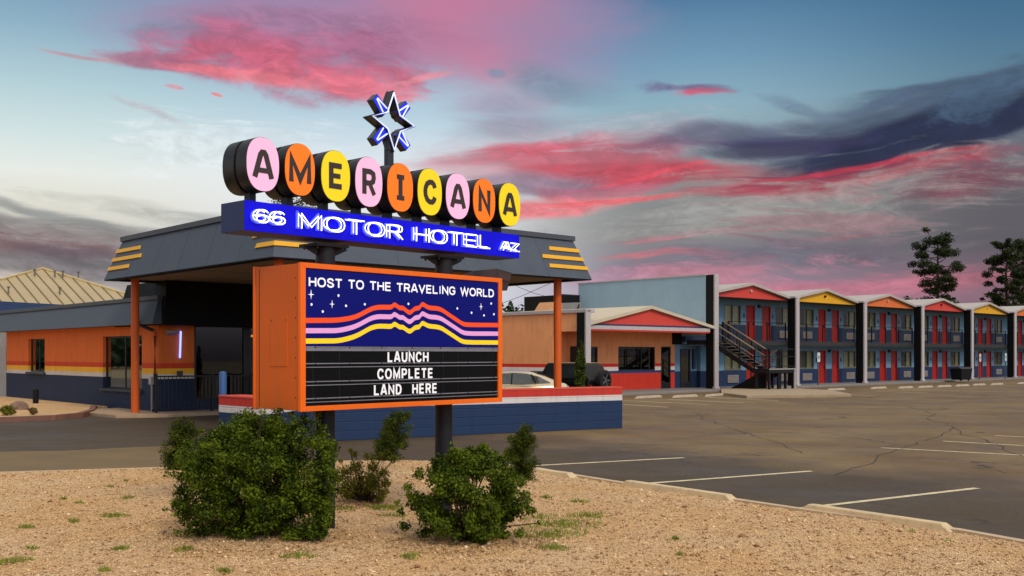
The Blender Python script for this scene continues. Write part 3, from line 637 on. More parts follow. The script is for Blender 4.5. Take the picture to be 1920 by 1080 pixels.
stripe('orange_stripe', curve_pts([(395, 435), (620, 434), (740, 415), (870, 345), (985, 346), (1005, 326), (1042, 352), (1062, 350), (1108, 388), (1145, 354), (1172, 352), (1193, 322), (1235, 350), (1312, 355), (1470, 462), (1530, 465), (1690, 466)]), .049, mat('stripe_orange', (240, 78, 16), .35, var=.03, emit=(230, 60, 5), es=.25), YF-.004)
stripe('pink_stripe', curve_pts([(395, 504), (630, 504), (740, 478), (870, 408), (985, 411), (1005, 391), (1042, 416), (1062, 414), (1108, 450), (1145, 416), (1172, 414), (1193, 385), (1235, 410), (1312, 416), (1470, 520), (1530, 524), (1690, 524)]), .049, mat('stripe_pink', (226, 158, 208), .35, var=.03, emit=(220, 150, 205), es=.25), YF-.0045)
stripe('yellow_stripe', curve_pts([(395, 574), (630, 573), (740, 545), (870, 472), (985, 476), (1005, 457), (1042, 481), (1062, 480), (1108, 514), (1145, 482), (1172, 480), (1193, 450), (1235, 474), (1312, 480), (1465, 580), (1530, 583), (1690, 584)]), .049, mat('stripe_yellow', (242, 208, 20), .35, var=.03, emit=(235, 200, 5), es=.25), YF-.005)
WGL = emis('lit_white', (232, 232, 236), .45)
mb = MB()
for cx, cy, r in ((443, 260, 27), (585, 325, 23), (1590, 342, 23)):
    x, z = C2(cx, cy); R = r*.0014; p = []
    for k in range(8):
        rr = R*1.25 if k % 4 == 0 else (R if k % 2 == 0 else R*.22); p.append((x+rr*math.sin(k*math.pi/4), z+rr*math.cos(k*math.pi/4)))
    mb = MB(); mb.prism_xz(p, YF-.003, YF+.001); mb.build('printed_star', WGL, panel)
for cx, cy in ((446, 327), (628, 267), (522, 375), (679, 336), (806, 326), (1100, 323), (1430, 354), (1526, 383), (1610, 401), (1659, 321), (1677, 393)):
    x, z = C2(cx, cy); mb = MB(); mb.prism_xz([(x+.0115*math.cos(k*.5236), z+.0125*math.sin(k*.5236)) for k in range(12)], YF-.003, YF+.001); mb.build('printed_star', WGL, panel)
a, b = C2(428, 203), C2(1676, 268); c_ = C2(428, 141)
stext('HOST TO THE TRAVELING WORLD', 'printed_letter', WGL, b[0]-a[0], .083, a[0], a[1]+.001, YF-.0015, .0165, .002, .2, panel)
# changeable-letter boards between aluminium tracks
mb = MB(); mb.box(gx0, gx1, YF+.012, YF+.022, zb+fw*.8-.01, gz0-.002); lb = mb.build('letter_board', mat('board_black', (7, 7, 8), .3, var=.1, vscale=2, spec=.2), so_)
for cx in (460, 640, 1010, 1190, 1340, 1440): x = C2(cx, 700)[0]; mb = MB(); mb.box(x, x+.003, YF+.0105, YF+.0125, zb+.05, gz0-.01); mb.build('board_joint', mat('board_joint', (46, 46, 50), .3, var=0), lb)
ALU = mat('aluminium', (150, 148, 156), .35, metal=.6, var=.15, vscale=9)
tz = [C2(1000, y)[1] for y in (624, 738, 861, 975)]; tz = [C2(395, y)[1] for y in (625, 739, 862, 977)]
mb = MB()
for i, z in enumerate(tz):
    mb.box(gx0+.004, gx1-.004, YF-.006, YF+.0115, z+.012, z+.022); mb.box(gx0+.004, gx1-.004, YF-.004, YF+.0115, z-.022, z-.014)
    if i == 0: mb.box(gx0+.004, gx1-.004, YF+.0, YF+.0105, z-.014, z+.012)
mb.build('letter_track', ALU, so_)
for i, z in enumerate(tz):
    for k in range(7): x = gx0+.12+(gx1-gx0-.2)/6*k; mb = MB(); mb.box(x-.006, x+.006, YF-.009, YF-.006, z+.008, z+.02); mb.build('track_clip', BLKM, lb)
LW = mat('letter_white', (236, 236, 238), .4, var=.03, emit=(230, 230, 235), es=.3)
for s, (xa, xb) in zip(('LAUNCH', 'COMPLETE', 'LAND  HERE'), ((960, 1232), (892, 1262), (868, 1290))):
    i = ('LAUNCH', 'COMPLETE', 'LAND  HERE').index(s); X0 = C2(xa, 675)[0]; X1 = C2(xb, 675)[0]; z = tz[i+1]+.03; hh = .098
    stext(s, 'changeable_letter', LW, X1-X0, hh, X0, z, YF-.003, .0195, .004, .38, lb)
# --- blue neon box
YX = -.20; bx0, bz1 = SG.hy(459, 374.4, YX); bz0 = SG.hy(458, 431.3, YX)[1]; bx1 = SG.hy(974, 442, YX)[0]; YXB = .20
bm_ = mat('blue_box_face', (16, 12, 176), .5, var=.05, emit=(14, 8, 225), es=.36, spec=.12)  # emission stands in for the neon tubes' light on the face
mb = MB(); mb.box(bx0, bx1, YX+.012, YXB, bz0, bz1); box = mb.build('sign_box', mat('navy_box', (34, 44, 92), .45, var=.1), so_, bevel=.004)
mb = MB(); mb.box(bx0+.002, bx1-.002, YX, YX+.0115, bz0+.002, bz1-.002); bf = mb.build('box_face', bm_, so_)
NEON = emis('neon_white', (222, 220, 255), 2.6); NEOB = emis('neon_blue', (70, 96, 255), 1.2)
CHN = mat('channel_lavender', (110, 120, 235), .3, var=.2, vscale=30, emit=(90, 100, 250), es=.45)
def C5(cx, cy, t=YX): return SG.hy(440+cx/6, 360+cy/6, t)
def C6(cx, cy, t=YX): return SG.hy(700+cx*.21875, 380+cy*.21875, t)
hh = .148; zc = (bz0+bz1)/2
for s, xa, xb, h_ in (('66', C5(190, 0)[0], C5(545, 0)[0], .125), ('MOTOR', C5(690, 0)[0], C5(1865, 0)[0], .15), ('HOTEL', C6(325, 0)[0], C6(975, 0)[0], .15), ('AZ', C6(1085, 0)[0], C6(1245, 0)[0], .10)):
    z = zc-h_/2-(.02 if s == 'AZ' else 0)
    ww = xb-xa-(.03 if s == 'AZ' else .01); g_ = .13; xa -= .03 if s == 'AZ' else .012
    stext(s, 'channel_letter', CHN, ww, h_, xa, z, YX-.001, .022, .03, g_, bf)
    stext(s, 'neon_tube', NEON, ww, h_, xa+.016, z-.002, YX-.06, 0, gap=g_, parent=bf, tube=.0066)
    stext(s, 'neon_tube', NEON, ww, h_*.86, xa-.012, z+.014, YX-.045, 0, gap=g_, parent=bf, tube=.0042)
    stext(s, 'neon_tube', NEOB, ww, h_*.9, xa-.03, z+.006, YX-.04, 0, gap=g_, parent=bf, tube=.0042)
# --- letter discs
def stadium(cx, cz, a, b, n=40, k=2.35):
    out = []
    for i in range(n):
        t = 2*math.pi*i/n; ct, st = math.cos(t), math.sin(t)
        out.append((cx+a*math.copysign(abs(ct)**(2/k), ct), cz+b*math.copysign(abs(st)**(2/k), st)))
    return out
DM = mat('disc_body', (30, 25, 22), .4, var=.15, vscale=5)
FM = {'p': mat('disc_pink', (232, 176, 208), .35, var=.02, emit=(240, 178, 212), es=.38), 'o': mat('disc_orange', (246, 116, 10), .35, var=.02, emit=(250, 112, 6), es=.38), 'y': mat('disc_yellow', (232, 206, 14), .35, var=.02, emit=(238, 206, 0), es=.3)}
GLY = {'A': [[(.06, 0), (.36, .84), (.44, .93), (.56, .93), (.64, .84), (.94, 0)], [(.2, .27), (.8, .27)]],
       'M': [[(.09, 0), (.09, .92), (.5, .12), (.91, .92), (.91, 0)]],
       'E': [[(.95, .9), (.12, .9), (.12, .1), (.95, .1)], [(.12, .5), (.84, .5)]],
       'R': [[(.12, 0), (.12, .91), (.6, .91), (.82, .84), (.86, .68), (.8, .53), (.6, .45), (.12, .45)], [(.52, .45), (.9, 0)]],
       'I': [[(.5, .1), (.5, .9)], [(.05, .93), (.95, .93)], [(.05, .07), (.95, .07)]],
       'C': [[(.9, .7), (.82, .84), (.68, .92), (.46, .92), (.26, .84), (.13, .66), (.1, .5), (.13, .34), (.26, .16), (.46, .08), (.68, .08), (.82, .16), (.9, .3)]],
       'N': [[(.12, 0), (.12, .95), (.88, .05), (.88, 1)]]}
LET = mat('letter_dark', (58, 46, 44), .5, var=.04)
discs = [('A', 'p', 462, 524, 257, 359), ('M', 'o', 534, 591, 269, 367), ('E', 'y', 602, 657, 282, 378), ('R', 'p', 666, 717.5, 294, 388), ('I', 'o', 726, 775, 306, 397), ('C', 'y', 783, 829, 316, 404), ('A', 'p', 836, 881, 325, 411), ('N', 'o', 887, 929, 335, 418), ('A', 'y', 935.5, 976, 343, 424)]
YD = -.21
for i, (ch, col, xa, xb, ya, yb) in enumerate(discs):
    A_, B_ = SG.hy(xa, ya, YD), SG.hy(xb, yb, YD); cx, cz = (A_[0]+B_[0])/2, 0; mid = SG.hy((xa+xb)/2, ya, YD)[1], SG.hy((xa+xb)/2, yb, YD)[1]
    cz = sum(mid)/2; ra, rb = (B_[0]-A_[0])/2, (mid[0]-mid[1])/2
    mb = MB()
    for y0, y1, s in ((YD+.006, YD+.17, 1), (YD+.17, YD+.215, .93), (YD+.215, YD+.40, 1)):
        mb.hexa([(x, y0, z) for x, z in stadium(cx, cz, ra*s, rb*s)], [(x, y1, z) for x, z in stadium(cx, cz, ra*s, rb*s)])
    mb.sm = True; d = mb.build('letter_disc', DM, so_)
    mb = MB(); mb.prism_xz(stadium(cx, cz, ra*.975, rb*.985), YD, YD+.007); mb.prism_xz(stadium(cx, cz, ra*.975, rb*.985), YD+.399, YD+.406); mb.build('disc_face', FM[col], d)
    lw, lh = ra*{'A': 1.16, 'M': 1.42, 'E': .86, 'R': .92, 'I': .62, 'C': .98, 'N': 1.02}[ch], rb*1.0; st = .285*ra*1.16
    if ch == 'M': st *= 1.0
    mb = MB(); ox, oz = cx-lw/2, cz-lh/2
    for j, path in enumerate(GLY[ch]):
        ribbon(mb, [(ox+p[0]*lw, oz+p[1]*lh) for p in path], st*(.9 if j == 0 else .8), YD-.004-.001*j, YD-.0003)
    mb.build('letter', LET, d)
    mb = MB(); mb.box(cx-.035, cx+.035, -.04, .05, bz1-.01, cz-rb+.03); mb.build('support_post', BLKM, so_)
mb = MB(); p_ = SG.hy(452, 312, 0)
# --- starburst on its post
sx, sz = SG.hy(731, 231, 0)
mb = MB(); mb.box(sx-.045, sx+.03, -.03, .045, 3.66, sz-.17); mb.tube([(sx-.01, 0.0, sz-.30), (sx-.01, 0.0, sz-.12)], .055, 4); mb.build('star_post', mat('star_post', (44, 46, 54), .35, var=.1), so_, bevel=.004)
SB = mat('star_channel', (62, 62, 68), .35, var=.1, metal=.3); R0 = .295; NST = emis('neon_star', (200, 208, 250), 1.0)
outl = [(0, 1.08), (.30, .30), (1.0, .02), (.32, -.28), (.02, -1.0), (-.28, -.28), (-1.0, .06), (-.30, .32)]
OP = [(sx+x*R0, sz+z*R0) for x, z in outl]
mb = MB(); ribbon(mb, OP, .02, -.06, .07, True); mb.build('star_channel', SB, so_)
mb = MB(); ribbon(mb, OP, .030, .035, .05, True); mb.build('star_frame', SB, so_)
mb = MB()
mb.tube([(x, -.066, z) for x, z in OP]+[(OP[0][0], -.066, OP[0][1])], .0078, 8); mb.build('neon_tube', NST, so_)
SBL = mat('star_blue', (20, 40, 170), .3, var=.1, emit=(10, 40, 230), es=.6)
for aa in (45, 135, 225, 315):
    t = math.radians(aa); d = Vector((math.sin(t), math.cos(t))); q = Vector((d.y, -d.x)); c0 = Vector((sx, sz))
    p = [c0+d*.12-q*.062, c0+d*.12+q*.062, c0+d*.335+q*.05, c0+d*.335-q*.05]
    mb = MB(); mb.prism_xz([tuple(k) for k in p], -.03, .06); ry = mb.build('ray', SB, so_)
    p2 = [c0+d*.125-q*.056, c0+d*.125+q*.056, c0+d*.328+q*.044, c0+d*.328-q*.044]
    mb = MB(); mb.prism_xz([tuple(k) for k in p2], -.036, -.031); mb.build('ray_face', SBL, ry)
    mb = MB()
    for s_ in (-1, 1): mb.tube([(*(c0+d*.15+q*.04*s_),)][:0]+[((c0+d*.15+q*.038*s_).x, -.05, (c0+d*.15+q*.038*s_).y), ((c0+d*.31+q*.006*s_).x, -.05, (c0+d*.31+q*.006*s_).y)], .008, 6)
    mb.build('neon_tube', NST, ry)
# --- floodlight at the back right corner of the marquee
fq = [SG.hy(889, 507, .62), SG.hy(932, 503, .62), SG.hy(960, 511, .95), SG.hy(951, 545, .95), SG.hy(930, 541, .62), SG.hy(889, 548, .62)]
mb = MB(); mb.hexa([(fq[0][0], .62, fq[0][1]), (fq[1][0], .62, fq[1][1]), (fq[4][0], .62, fq[4][1]), (fq[5][0], .62, fq[5][1])], [(fq[0][0]+.12, 1.0, fq[0][1]-.05), (fq[2][0], .95, fq[2][1]), (fq[3][0], .95, fq[3][1]), (fq[5][0]+.12, 1.0, fq[5][1]+.02)])
fo = mb.build('floodlight', mat('bronze', (66, 52, 52), .45, var=.1), so_, bevel=.008)
a_0, a_1, b_0, b_1 = fq[1], fq[4], fq[2], fq[3]
def fpt(u, v): 
    t = Vector((a_0[0], .62, a_0[1])).lerp(Vector((b_0[0], .95, b_0[1])), u); b = Vector((a_1[0], .62, a_1[1])).lerp(Vector((b_1[0], .95, b_1[1])), u); return t.lerp(b, v)
o_ = Vector((.006, -.006, 0))
mb = MB(); mb.hexa([fpt(.06, .1)+o_, fpt(.94, .1)+o_, fpt(.94, .5)+o_, fpt(.06, .5)+o_], [fpt(.06, .1), fpt(.94, .1), fpt(.94, .5), fpt(.06, .5)]); mb.build('hinged_cover', mat('bronze_cover', (78, 62, 60), .4, var=.15), fo)
mb = MB(); mb.tube([(fq[0][0]+.06, .63, fq[0][1]-.08), (x1-.25, YB+.02, zt-.1)], .02, 8); mb.build('mounting_arm', BLKM, so_)
mb = MB(); mb.tube([(-.12, 0.02, -.05), (-.12, .02, zb)], .017, 8); mb.build('conduit', mat('galvanised', (150, 150, 152), .5, var=.1), so_)
#@@CANOPY
# ================================================================== drive-through canopy
cn = thing('entrance_canopy', 'grey entrance canopy with yellow corner stripes on slim orange posts', 'canopy', (*CA.o, 0), CA.a)
W_, D_ = 11.0, 10.4; ZB, ZT, IN = 4.22, 5.42, .42
def ringpts(i, z): return [(i, i, z), (W_-i, i, z), (W_-i, D_-i, z), (i, D_-i, z)]
mb = MB(); a, b = ringpts(0, ZB), ringpts(IN, ZT)
for i in range(4): j = (i+1) % 4; mb.f.append(tuple(len(mb.v)+k for k in range(4))); mb.v += [a[i], a[j], b[j], b[i]]
a2, b2 = ringpts(.14, ZB), ringpts(.14, ZB+.0)
# fine vertical board joints and rain streaks on the fascia
mb.build('fascia', mat('fascia_grey', (74, 82, 94), .62, var=.10, vscale=1.5, dirt=.3, bump=.2, bscale=8), cn)
mb = MB()
for k in range(1, 6):
    q = W_*k/6
    for (p0, p1) in (((q, 0, ZB), (IN+(W_-2*IN)*k/6, IN, ZT)), ((0, D_*k/6, ZB), (IN, IN+(D_-2*IN)*k/6, ZT))):
        n_ = Vector((0, -.008, .003)) if p0[1] == 0 else Vector((-.008, 0, .003)); mb.bar(Vector(p0)+n_*.3, Vector(p1)+n_*.15, .004)
mb.build('fascia_joint', mat('joint_dark', (58, 64, 72), .7, var=0), cn)
mb = MB(); c0, c1 = ringpts(IN-.05, ZT), ringpts(IN-.05, ZT+.14)
for (x0_, x1_, y0_, y1_) in ((IN-.06, W_-IN+.06, IN-.06, IN+.1), (IN-.06, W_-IN+.06, D_-IN-.1, D_-IN+.06), (IN-.06, IN+.1, IN+.1, D_-IN-.1), (W_-IN-.1, W_-IN+.06, IN+.1, D_-IN-.1)): mb.box(x0_, x1_, y0_, y1_, ZT-.02, ZT+.13)
mb.build('parapet_cap', mat('cap_grey', (74, 78, 86), .5, var=.08), cn, bevel=.01)
mb = MB(); mb.box(IN+.1, W_-IN-.1, IN+.1, D_-IN-.1, ZT-.1, ZT-.05); mb.build('roof_deck', mat('roof_membrane', (150, 146, 138), .9), cn)
mb = MB()
for q in ((.012, W_-.012, .012, .30), (.012, W_-.012, D_-.30, D_-.012), (.012, .30, .30, D_-.30), (W_-.30, W_-.012, .30, D_-.30)): mb.box(*q, ZB-.03, ZB+.02)
mb.build('soffit_border', BLK, cn)
mb = MB(); mb.box(.30, W_-.30, .30, D_-.30, ZB+.03, ZB+.05)
mb.build('soffit', mat('soffit_tan', (150, 128, 108), .8, var=.06), cn)
for k in range(3):
    mb = MB(); mb.box(.35, W_-.35, 2.6*(k+1)-.006, 2.6*(k+1)+.006, ZB+.026, ZB+.0295); mb.build('soffit_joint', _m['joint_dark'], cn)
def fz(z): return IN*(z-ZB)/(ZT-ZB)                      # inset of the sloping fascia at height z
TH = .115
for k, z in enumerate((4.50, 4.775, 5.04)):
    for side, lo, hi in (('front', (0, (1.75, 1.75, 1.35)[k]), (9.25, 9.05, 9.42)[k]), ('left', (0, (1.0, 1.32, 1.0)[k]), (8.73, 8.06, 8.34)[k])):
        full = W_ if side == 'front' else D_
        for u0, u1 in ((fz(z)-.03, lo[1]), (hi, full-fz(z)+.03)):
            i0, i1 = fz(z)-.035, fz(z+TH)-.035; e0 = u0; e1 = u0+(fz(z+TH)-fz(z)); f0 = u1; f1 = u1-(fz(z+TH)-fz(z)) if u1 > full/2 else u1-.03
            if u0 > full/2: e1 = u0+.03
            mb = MB()
            if side == 'front': mb.hexa([(e0, i0, z), (f0, i0, z), (f1, i1, z+TH), (e1, i1, z+TH)], [(e0, i0+.034, z), (f0, i0+.034, z), (f1, i1+.034, z+TH), (e1, i1+.034, z+TH)])
            else: mb.hexa([(i0, e0, z), (i0, f0, z), (i1, f1, z+TH), (i1, e1, z+TH)], [(i0+.034, e0, z), (i0+.034, f0, z), (i1+.034, f1, z+TH), (i1+.034, e1, z+TH)])
            mb.build('yellow_stripe', YEL, cn, bevel=.004)
POST = mat('post_orange', (214, 92, 18), .45, var=.07, vscale=2, dirt=.15)
for x, y in ((.7, D_-.7), (W_-.8, .7), (.5, .6), (W_-.8, D_-.7)):
    mb = MB(); mb.tube([(x, y, 0), (x, y, ZB+.03)], .122, 24); mb.sm = True; mb.build('post', POST, cn)
# ================================================================== motel office
of = thing('motel_office', 'low orange and navy motel office with dark mansard roof behind the canopy', 'building', (*CA.o, 0), CA.a)
OB = [(1.13, (26, 42, 70)), (1.28, (206, 196, 186)), (1.46, (240, 176, 34)), (1.63, (206, 64, 26)), (9, (224, 106, 34))]
OW = band_mat('office_wall', OB, .75)
mb = MB()                                                   # side wall along y at x=1.5 with two windows, swap axes through helper
def swap(mb_): mb_.v = [(y, x, z) for (x, y, z) in mb_.v]; return mb_
wins = [(20.34, 22.29, 1.21, 2.53), (11.1, 14.41, .74, 2.53)]
wall_cells(mb, 9.8, 25.1, 0, 2.95, 1.5, 1.75, wins); swap(mb).build('wall', OW, of)
mb = MB(); wall_cells(mb, 1.75, 12.5, 0, 3.0, 9.8, 10.05, [(2.68, 8.9, .0, 2.88)]); mb.build('wall', OW, of)
mb = MB(); mb.box(12.25, 12.5, 10.05, 25.1, 0, 3.0); mb.box(1.75, 12.25, 24.85, 25.1, 0, 3.0); mb.build('wall', OW, of)
mb = MB(); mb.box(1.75, 12.25, 10.05, 24.85, .02, .06); mb.build('floor', mat('office_floor', (90, 70, 56), .5), of)
FR = mat('window_frame', (26, 26, 30), .4, var=.05); GL = glass('office_glass', (105, 110, 112), .38)
def window_x(y0, y1, z0, z1, parent, xg, mull=None, sill=True):
    mb = MB(); f = .055
    for a, b, c_, d in ((y0, y0+f, z0, z1), (y1-f, y1, z0, z1), (y0+f, y1-f, z0, z0+f), (y0+f, y1-f, z1-f, z1)): mb.box(xg-.03, xg+.04, a+.002, b-.002, c_+.002, d-.002)
    if mull:
        for q in mull: mb.box(xg-.02, xg+.035, q-.028, q+.028, z0+f, z1-f)
    wn_ = mb.build('window', FR, parent)
    mb = MB(); mb.box(xg, xg+.008, y0+f, y1-f, z0+f, z1-f); mb.build('pane', GL, wn_)
    mb = MB(); mb.box(xg+.5, xg+.52, y0-.3, y1+.3, z0-.3, z1+.3)  # added dark sheet behind the pane, stands in for the unlit room
    mb.build('dark_backing', mat('dark_interior', (34, 34, 36), .8), wn_)
    if sill: mb = MB(); mb.box(1.41, xg-.035, y0-.1, y1+.1, z0-.09, z0-.005); mb.build('sill', mat('sill_grey', (50, 56, 66), .6), wn_, bevel=.006)
    return wn_
window_x(*wins[0], of, 1.64, [21.3]); window_x(*wins[1], of, 1.64, [12.75])
# glazed entrance front
mb = MB()
for a, b in ((2.68, 2.76), (4.45, 4.55), (4.62, 4.72), (5.95, 6.05), (7.4, 7.5), (8.8, 8.9)): mb.box(a, b, 9.83, 9.95, .06, 2.88)
for c_, d in ((.40, .5), (2.80, 2.879)): mb.box(2.76, 4.45, 9.835, 9.945, c_, d)
for c_, d in ((2.32, 2.42), (2.80, 2.879), (.06, .25)): mb.box(4.72, 8.8, 9.835, 9.945, c_, d)
mb.box(4.55, 4.62, 9.84, 9.94, .06, 2.88)
sf = mb.build('window', FR, of)
mb = MB(); mb.box(2.70, 8.88, 9.88, 9.888, .1, 2.86); mb.build('pane', glass('lobby_glass', (150, 150, 146), .02), sf)
mb = MB(); mb.box(2.68, 4.5, 9.86, 9.95, .0, .40); mb.build('kick_panel', mat('navy_board', (30, 44, 74), .6), of)
for i in range(12): x = 1.78+i*.22; mb = MB(); mb.box(x, x+.018, 9.775 if x < 2.66 else 9.84, 9.8 if x < 2.66 else 9.86, .1, 1.12 if x < 2.6 else .38); mb.build('cladding_batten', _m['navy_board'], of)
# lobby interior seen through the glass
mb = MB(); pts = [(2.95, .1), (4.2, .1), (4.2, 1.5), (4.05, 1.95), (3.57, 2.4), (3.1, 1.95), (2.95, 1.5)]
mb.prism_xz(pts, 11.6, 11.7); mb.build('arched_screen', mat('arch_orange', (176, 84, 40), .7), of)
mb = MB(); mb.box(5.3, 7.4, 12.2, 12.9, .06, 1.05); mb.build('reception_desk', mat('desk_wood', (150, 96, 50), .5), of, bevel=.02)
mb = MB(); mb.box(1.76, 12.2, 14.6, 14.7, .06, 2.95); mb.build('partition', mat('lobby_wall', (70, 60, 52), .8), of)
mb = MB(); mb.box(4.95, 5.45, 14.5, 14.59, .1, 2.2); mb.build('interior_door', WHT, of)
for lx in (3.4, 6.2):
    mb = MB(); mb.tube([(lx, 12.6, 2.55), (lx, 12.6, 2.62)], .14, 16); o = mb.build('ceiling_lamp', emis('lamp_warm', (255, 180, 100), 7), of)
mb = MB(); mb.box(1.76, 12.24, 10.06, 24.8, 2.78, 2.82); mb.build('ceiling', mat('ceiling_paint', (130, 120, 110), .9), of)
# mansard roof
RZ0, RZ1 = 2.86, 3.66
mb = MB()
def mans(x0, x1, y0, y1, z0, z1, ins):
    a = [(x0, y0, z0), (x1, y0, z0), (x1, y1, z0), (x0, y1, z0)]; b = [(x0+ins, y0+ins, z1), (x1-ins, y0+ins, z1), (x1-ins, y1-ins, z1), (x0+ins, y1-ins, z1)]; return a, b
a, b = mans(1.05, 12.9, 9.25, 25.9, RZ0, RZ1, .34); mb.hexa(a, b); mb.build('roof', _m['fascia_grey'], of)
mb = MB()
for q in ((1.05+.28, 12.9-.28, 9.25+.28, 9.25+.5), (1.33, 1.55, 9.75, 25.62), (12.4, 12.62, 9.75, 25.62), (1.55, 12.4, 25.4, 25.62)): mb.box(*q, RZ1-.03, RZ1+.1)
mb.build('parapet_cap', _m['cap_grey'], of, bevel=.01)
mb = MB(); a, b = mans(1.35, 12.3, 9.6, 13.2, RZ1-.05, 4.2, .2); a2 = [(1.62, 9.42, 2.95), (12.4, 9.42, 2.95), (12.4, 13, 2.95), (1.62, 13, 2.95)]
mb.hexa([(1.35, 9.1, 2.83), (12.5, 9.1, 2.83), (12.5, 13, 2.83), (1.35, 13, 2.83)], [(1.62, 9.5, 4.24), (12.3, 9.5, 4.24), (12.3, 12.6, 4.24), (1.62, 12.6, 4.24)]); mb.build('entrance_mansard', BLK, of)
mb = MB(); mb.prism_xy([(1.5, 25.1), (1.2, 25.3), (1.2, 30), (8, 30), (8, 25.1)], 0, .05)
mb.v = mb.v; mb.build('step', CONC, of)
mb = MB(); mb.box(2.0, 8.0, 25.3, 33, 0, 3.2); mb.build('rear_wing', mat('rear_white', (176, 170, 166), .8, dirt=.2), of)
mb = MB(); mb.box(1.93, 2.0, 25.75, 26.6, .1, 2.2); mb.build('door', mat('door_dark', (36, 26, 24), .5), of)
# neon bar, wall lights, meter, downpipe
x_, z_ = CA.hy(333, 645, 9.8)
mb = MB(); mb.tube([(x_+.05, 9.74, CA.hy(336, 671, 9.8)[1]), (x_+.08, 9.74, CA.hy(336, 621, 9.8)[1])], .028, 10); mb.build('neon_bar', emis('neon_violet', (96, 110, 255), 5), of)
x_, z_ = CA.hy(319, 623, 9.8); mb = MB(); mb.hexa([(x_-.17, 9.5, z_-.02), (x_+.17, 9.5, z_-.02), (x_+.17, 9.8, z_-.1), (x_-.17, 9.8, z_-.1)], [(x_-.17, 9.5, z_+.06), (x_+.17, 9.5, z_+.06), (x_+.17, 9.8, z_+.07), (x_-.17, 9.8, z_+.07)]); mb.build('wall_light', mat('lamp_housing', (150, 140, 130), .5), of, bevel=.01)
x_, z_ = CA.hy(336, 700, 9.8); mb = MB(); mb.box(x_-.08, x_+.08, 9.7, 9.8, z_-.07, z_+.08); mb.build('wall_light', _m['bronze'], of, bevel=.01)
y_, z_ = CA.hx(271, 724, 1.5); mb = MB(); mb.box(1.4, 1.5, 10.15, 10.35, .95, 1.2); mb.box(1.43, 1.47, 10.2, 10.24, .1, .95); mb.build('meter_box', mat('box_grey', (170, 170, 170), .5), of)
mb = MB(); P = [(1.0, 10.25, 4.25), (1.0, 10.3, 3.1), (1.05, 10.25, 2.85), (1.42, 10.0, 2.66), (1.43, 9.93, 2.5), (1.43, 9.93, 1.3)]
mb.tube(P[:4], .055, 10); mb.sm = True; mb.build('downpipe', mat('pipe_navy', (30, 36, 46), .4), of)
mb = MB(); mb.tube(P[3:], .05, 10); mb.sm = True; mb.build('downpipe', mat('pipe_orange', (196, 92, 34), .5), of)
mb = MB(); mb.tube([(1.43, 9.93, 1.3), (1.43, 9.93, .2), (1.3, 9.75, .14)], .05, 10); mb.sm = True; mb.build('downpipe', _m['pipe_navy'], of)
# ---- ramp railing in front of the entrance wall
rl = thing('ramp_railing', 'black metal railing with thin pickets in front of the navy entrance wall', 'railing', (*CA.o, 0), CA.a)
xa_, xb_ = CA.hy(293, 700, 9.1)[0], CA.hy(398, 700, 9.1)[0]; xc_ = CA.hy(470, 700, 9.1)[0]
for x in (xa_, xb_, xc_, 8.6):
    mb = MB(); mb.box(x-.035, x+.035, 9.07, 9.13, .1, 1.28); mb.build('post', BLKM, rl)
mb = MB(); mb.box(xa_, 8.6, 9.08, 9.12, 1.2, 1.245); mb.build('top_rail', BLKM, rl)
mb = MB(); mb.box(xa_, 8.6, 9.085, 9.115, .2, .23); mb.build('bottom_rail', BLKM, rl)
mb = MB(); x = xa_+.13
while x < 8.55: mb.box(x-.007, x+.007, 9.09, 9.11, .23, 1.2); x += .13
tag(mb.build('picket', BLKM, rl), kind=None)
# ---- bollards
def bollard(name, x, y, z, r, h, m, label):
    mb = MB(); n = 24; prof = [(r, 0), (r, h-r*.55), (r*.92, h-r*.3), (r*.7, h-r*.1), (r*.35, h)]; b = 0
    for (rr, zz) in prof: mb.v += [(x+rr*math.cos(2*math.pi*k/n), y+rr*math.sin(2*math.pi*k/n), z+zz) for k in range(n)]
    for i in range(len(prof)-1):
        for k in range(n): mb.f.append((i*n+k, i*n+(k+1) % n, (i+1)*n+(k+1) % n, (i+1)*n+k))
    mb.f.append(tuple((len(prof)-1)*n+k for k in range(n))); mb.sm = True; return tag(mb.build(name, m, None), label, 'bollard')
Y = 25.5; bollard('bollard', (418-CX)/F*Y, Y, 0, .092, H+(HY-696)*Y/F, mat('bollard_blue', (52, 88, 140), .5, var=.06), 'blue rounded steel bollard standing behind left end of the low wall')
p = CA.w(1.05, 18.6); Y = 37.8; bollard('bollard', (67-CX)/F*Y, Y, .1, .1, H+(HY-729)*Y/F-.1, BLK, 'black post bollard in the gravel by the navy office wall')
# ================================================================== low striped wall
def low_wall():
    Z = 1.06
    r = lambda px, ytop: ((px-CX)/F*(H-Z)*F/(ytop-HY), (H-Z)*F/(ytop-HY))
    vis = lambda px: HY+60.8*(4200-px)/3033
    P = [r(410, 741.3), r(492, 746.2), r(575, vis(575)), r(1167, vis(1167))]
    return P
LP = low_wall()
lw_ = thing('low_wall', 'low navy block wall capped in red above a white band', 'wall')
WM = band_mat('block_wall', [(.72, (22, 47, 84)), (.865, (214, 206, 204)), (2, (198, 52, 40))], .7, groove=(2, .205))
Lf, Rt = stroke_pts([Vector(p) for p in LP], .56)
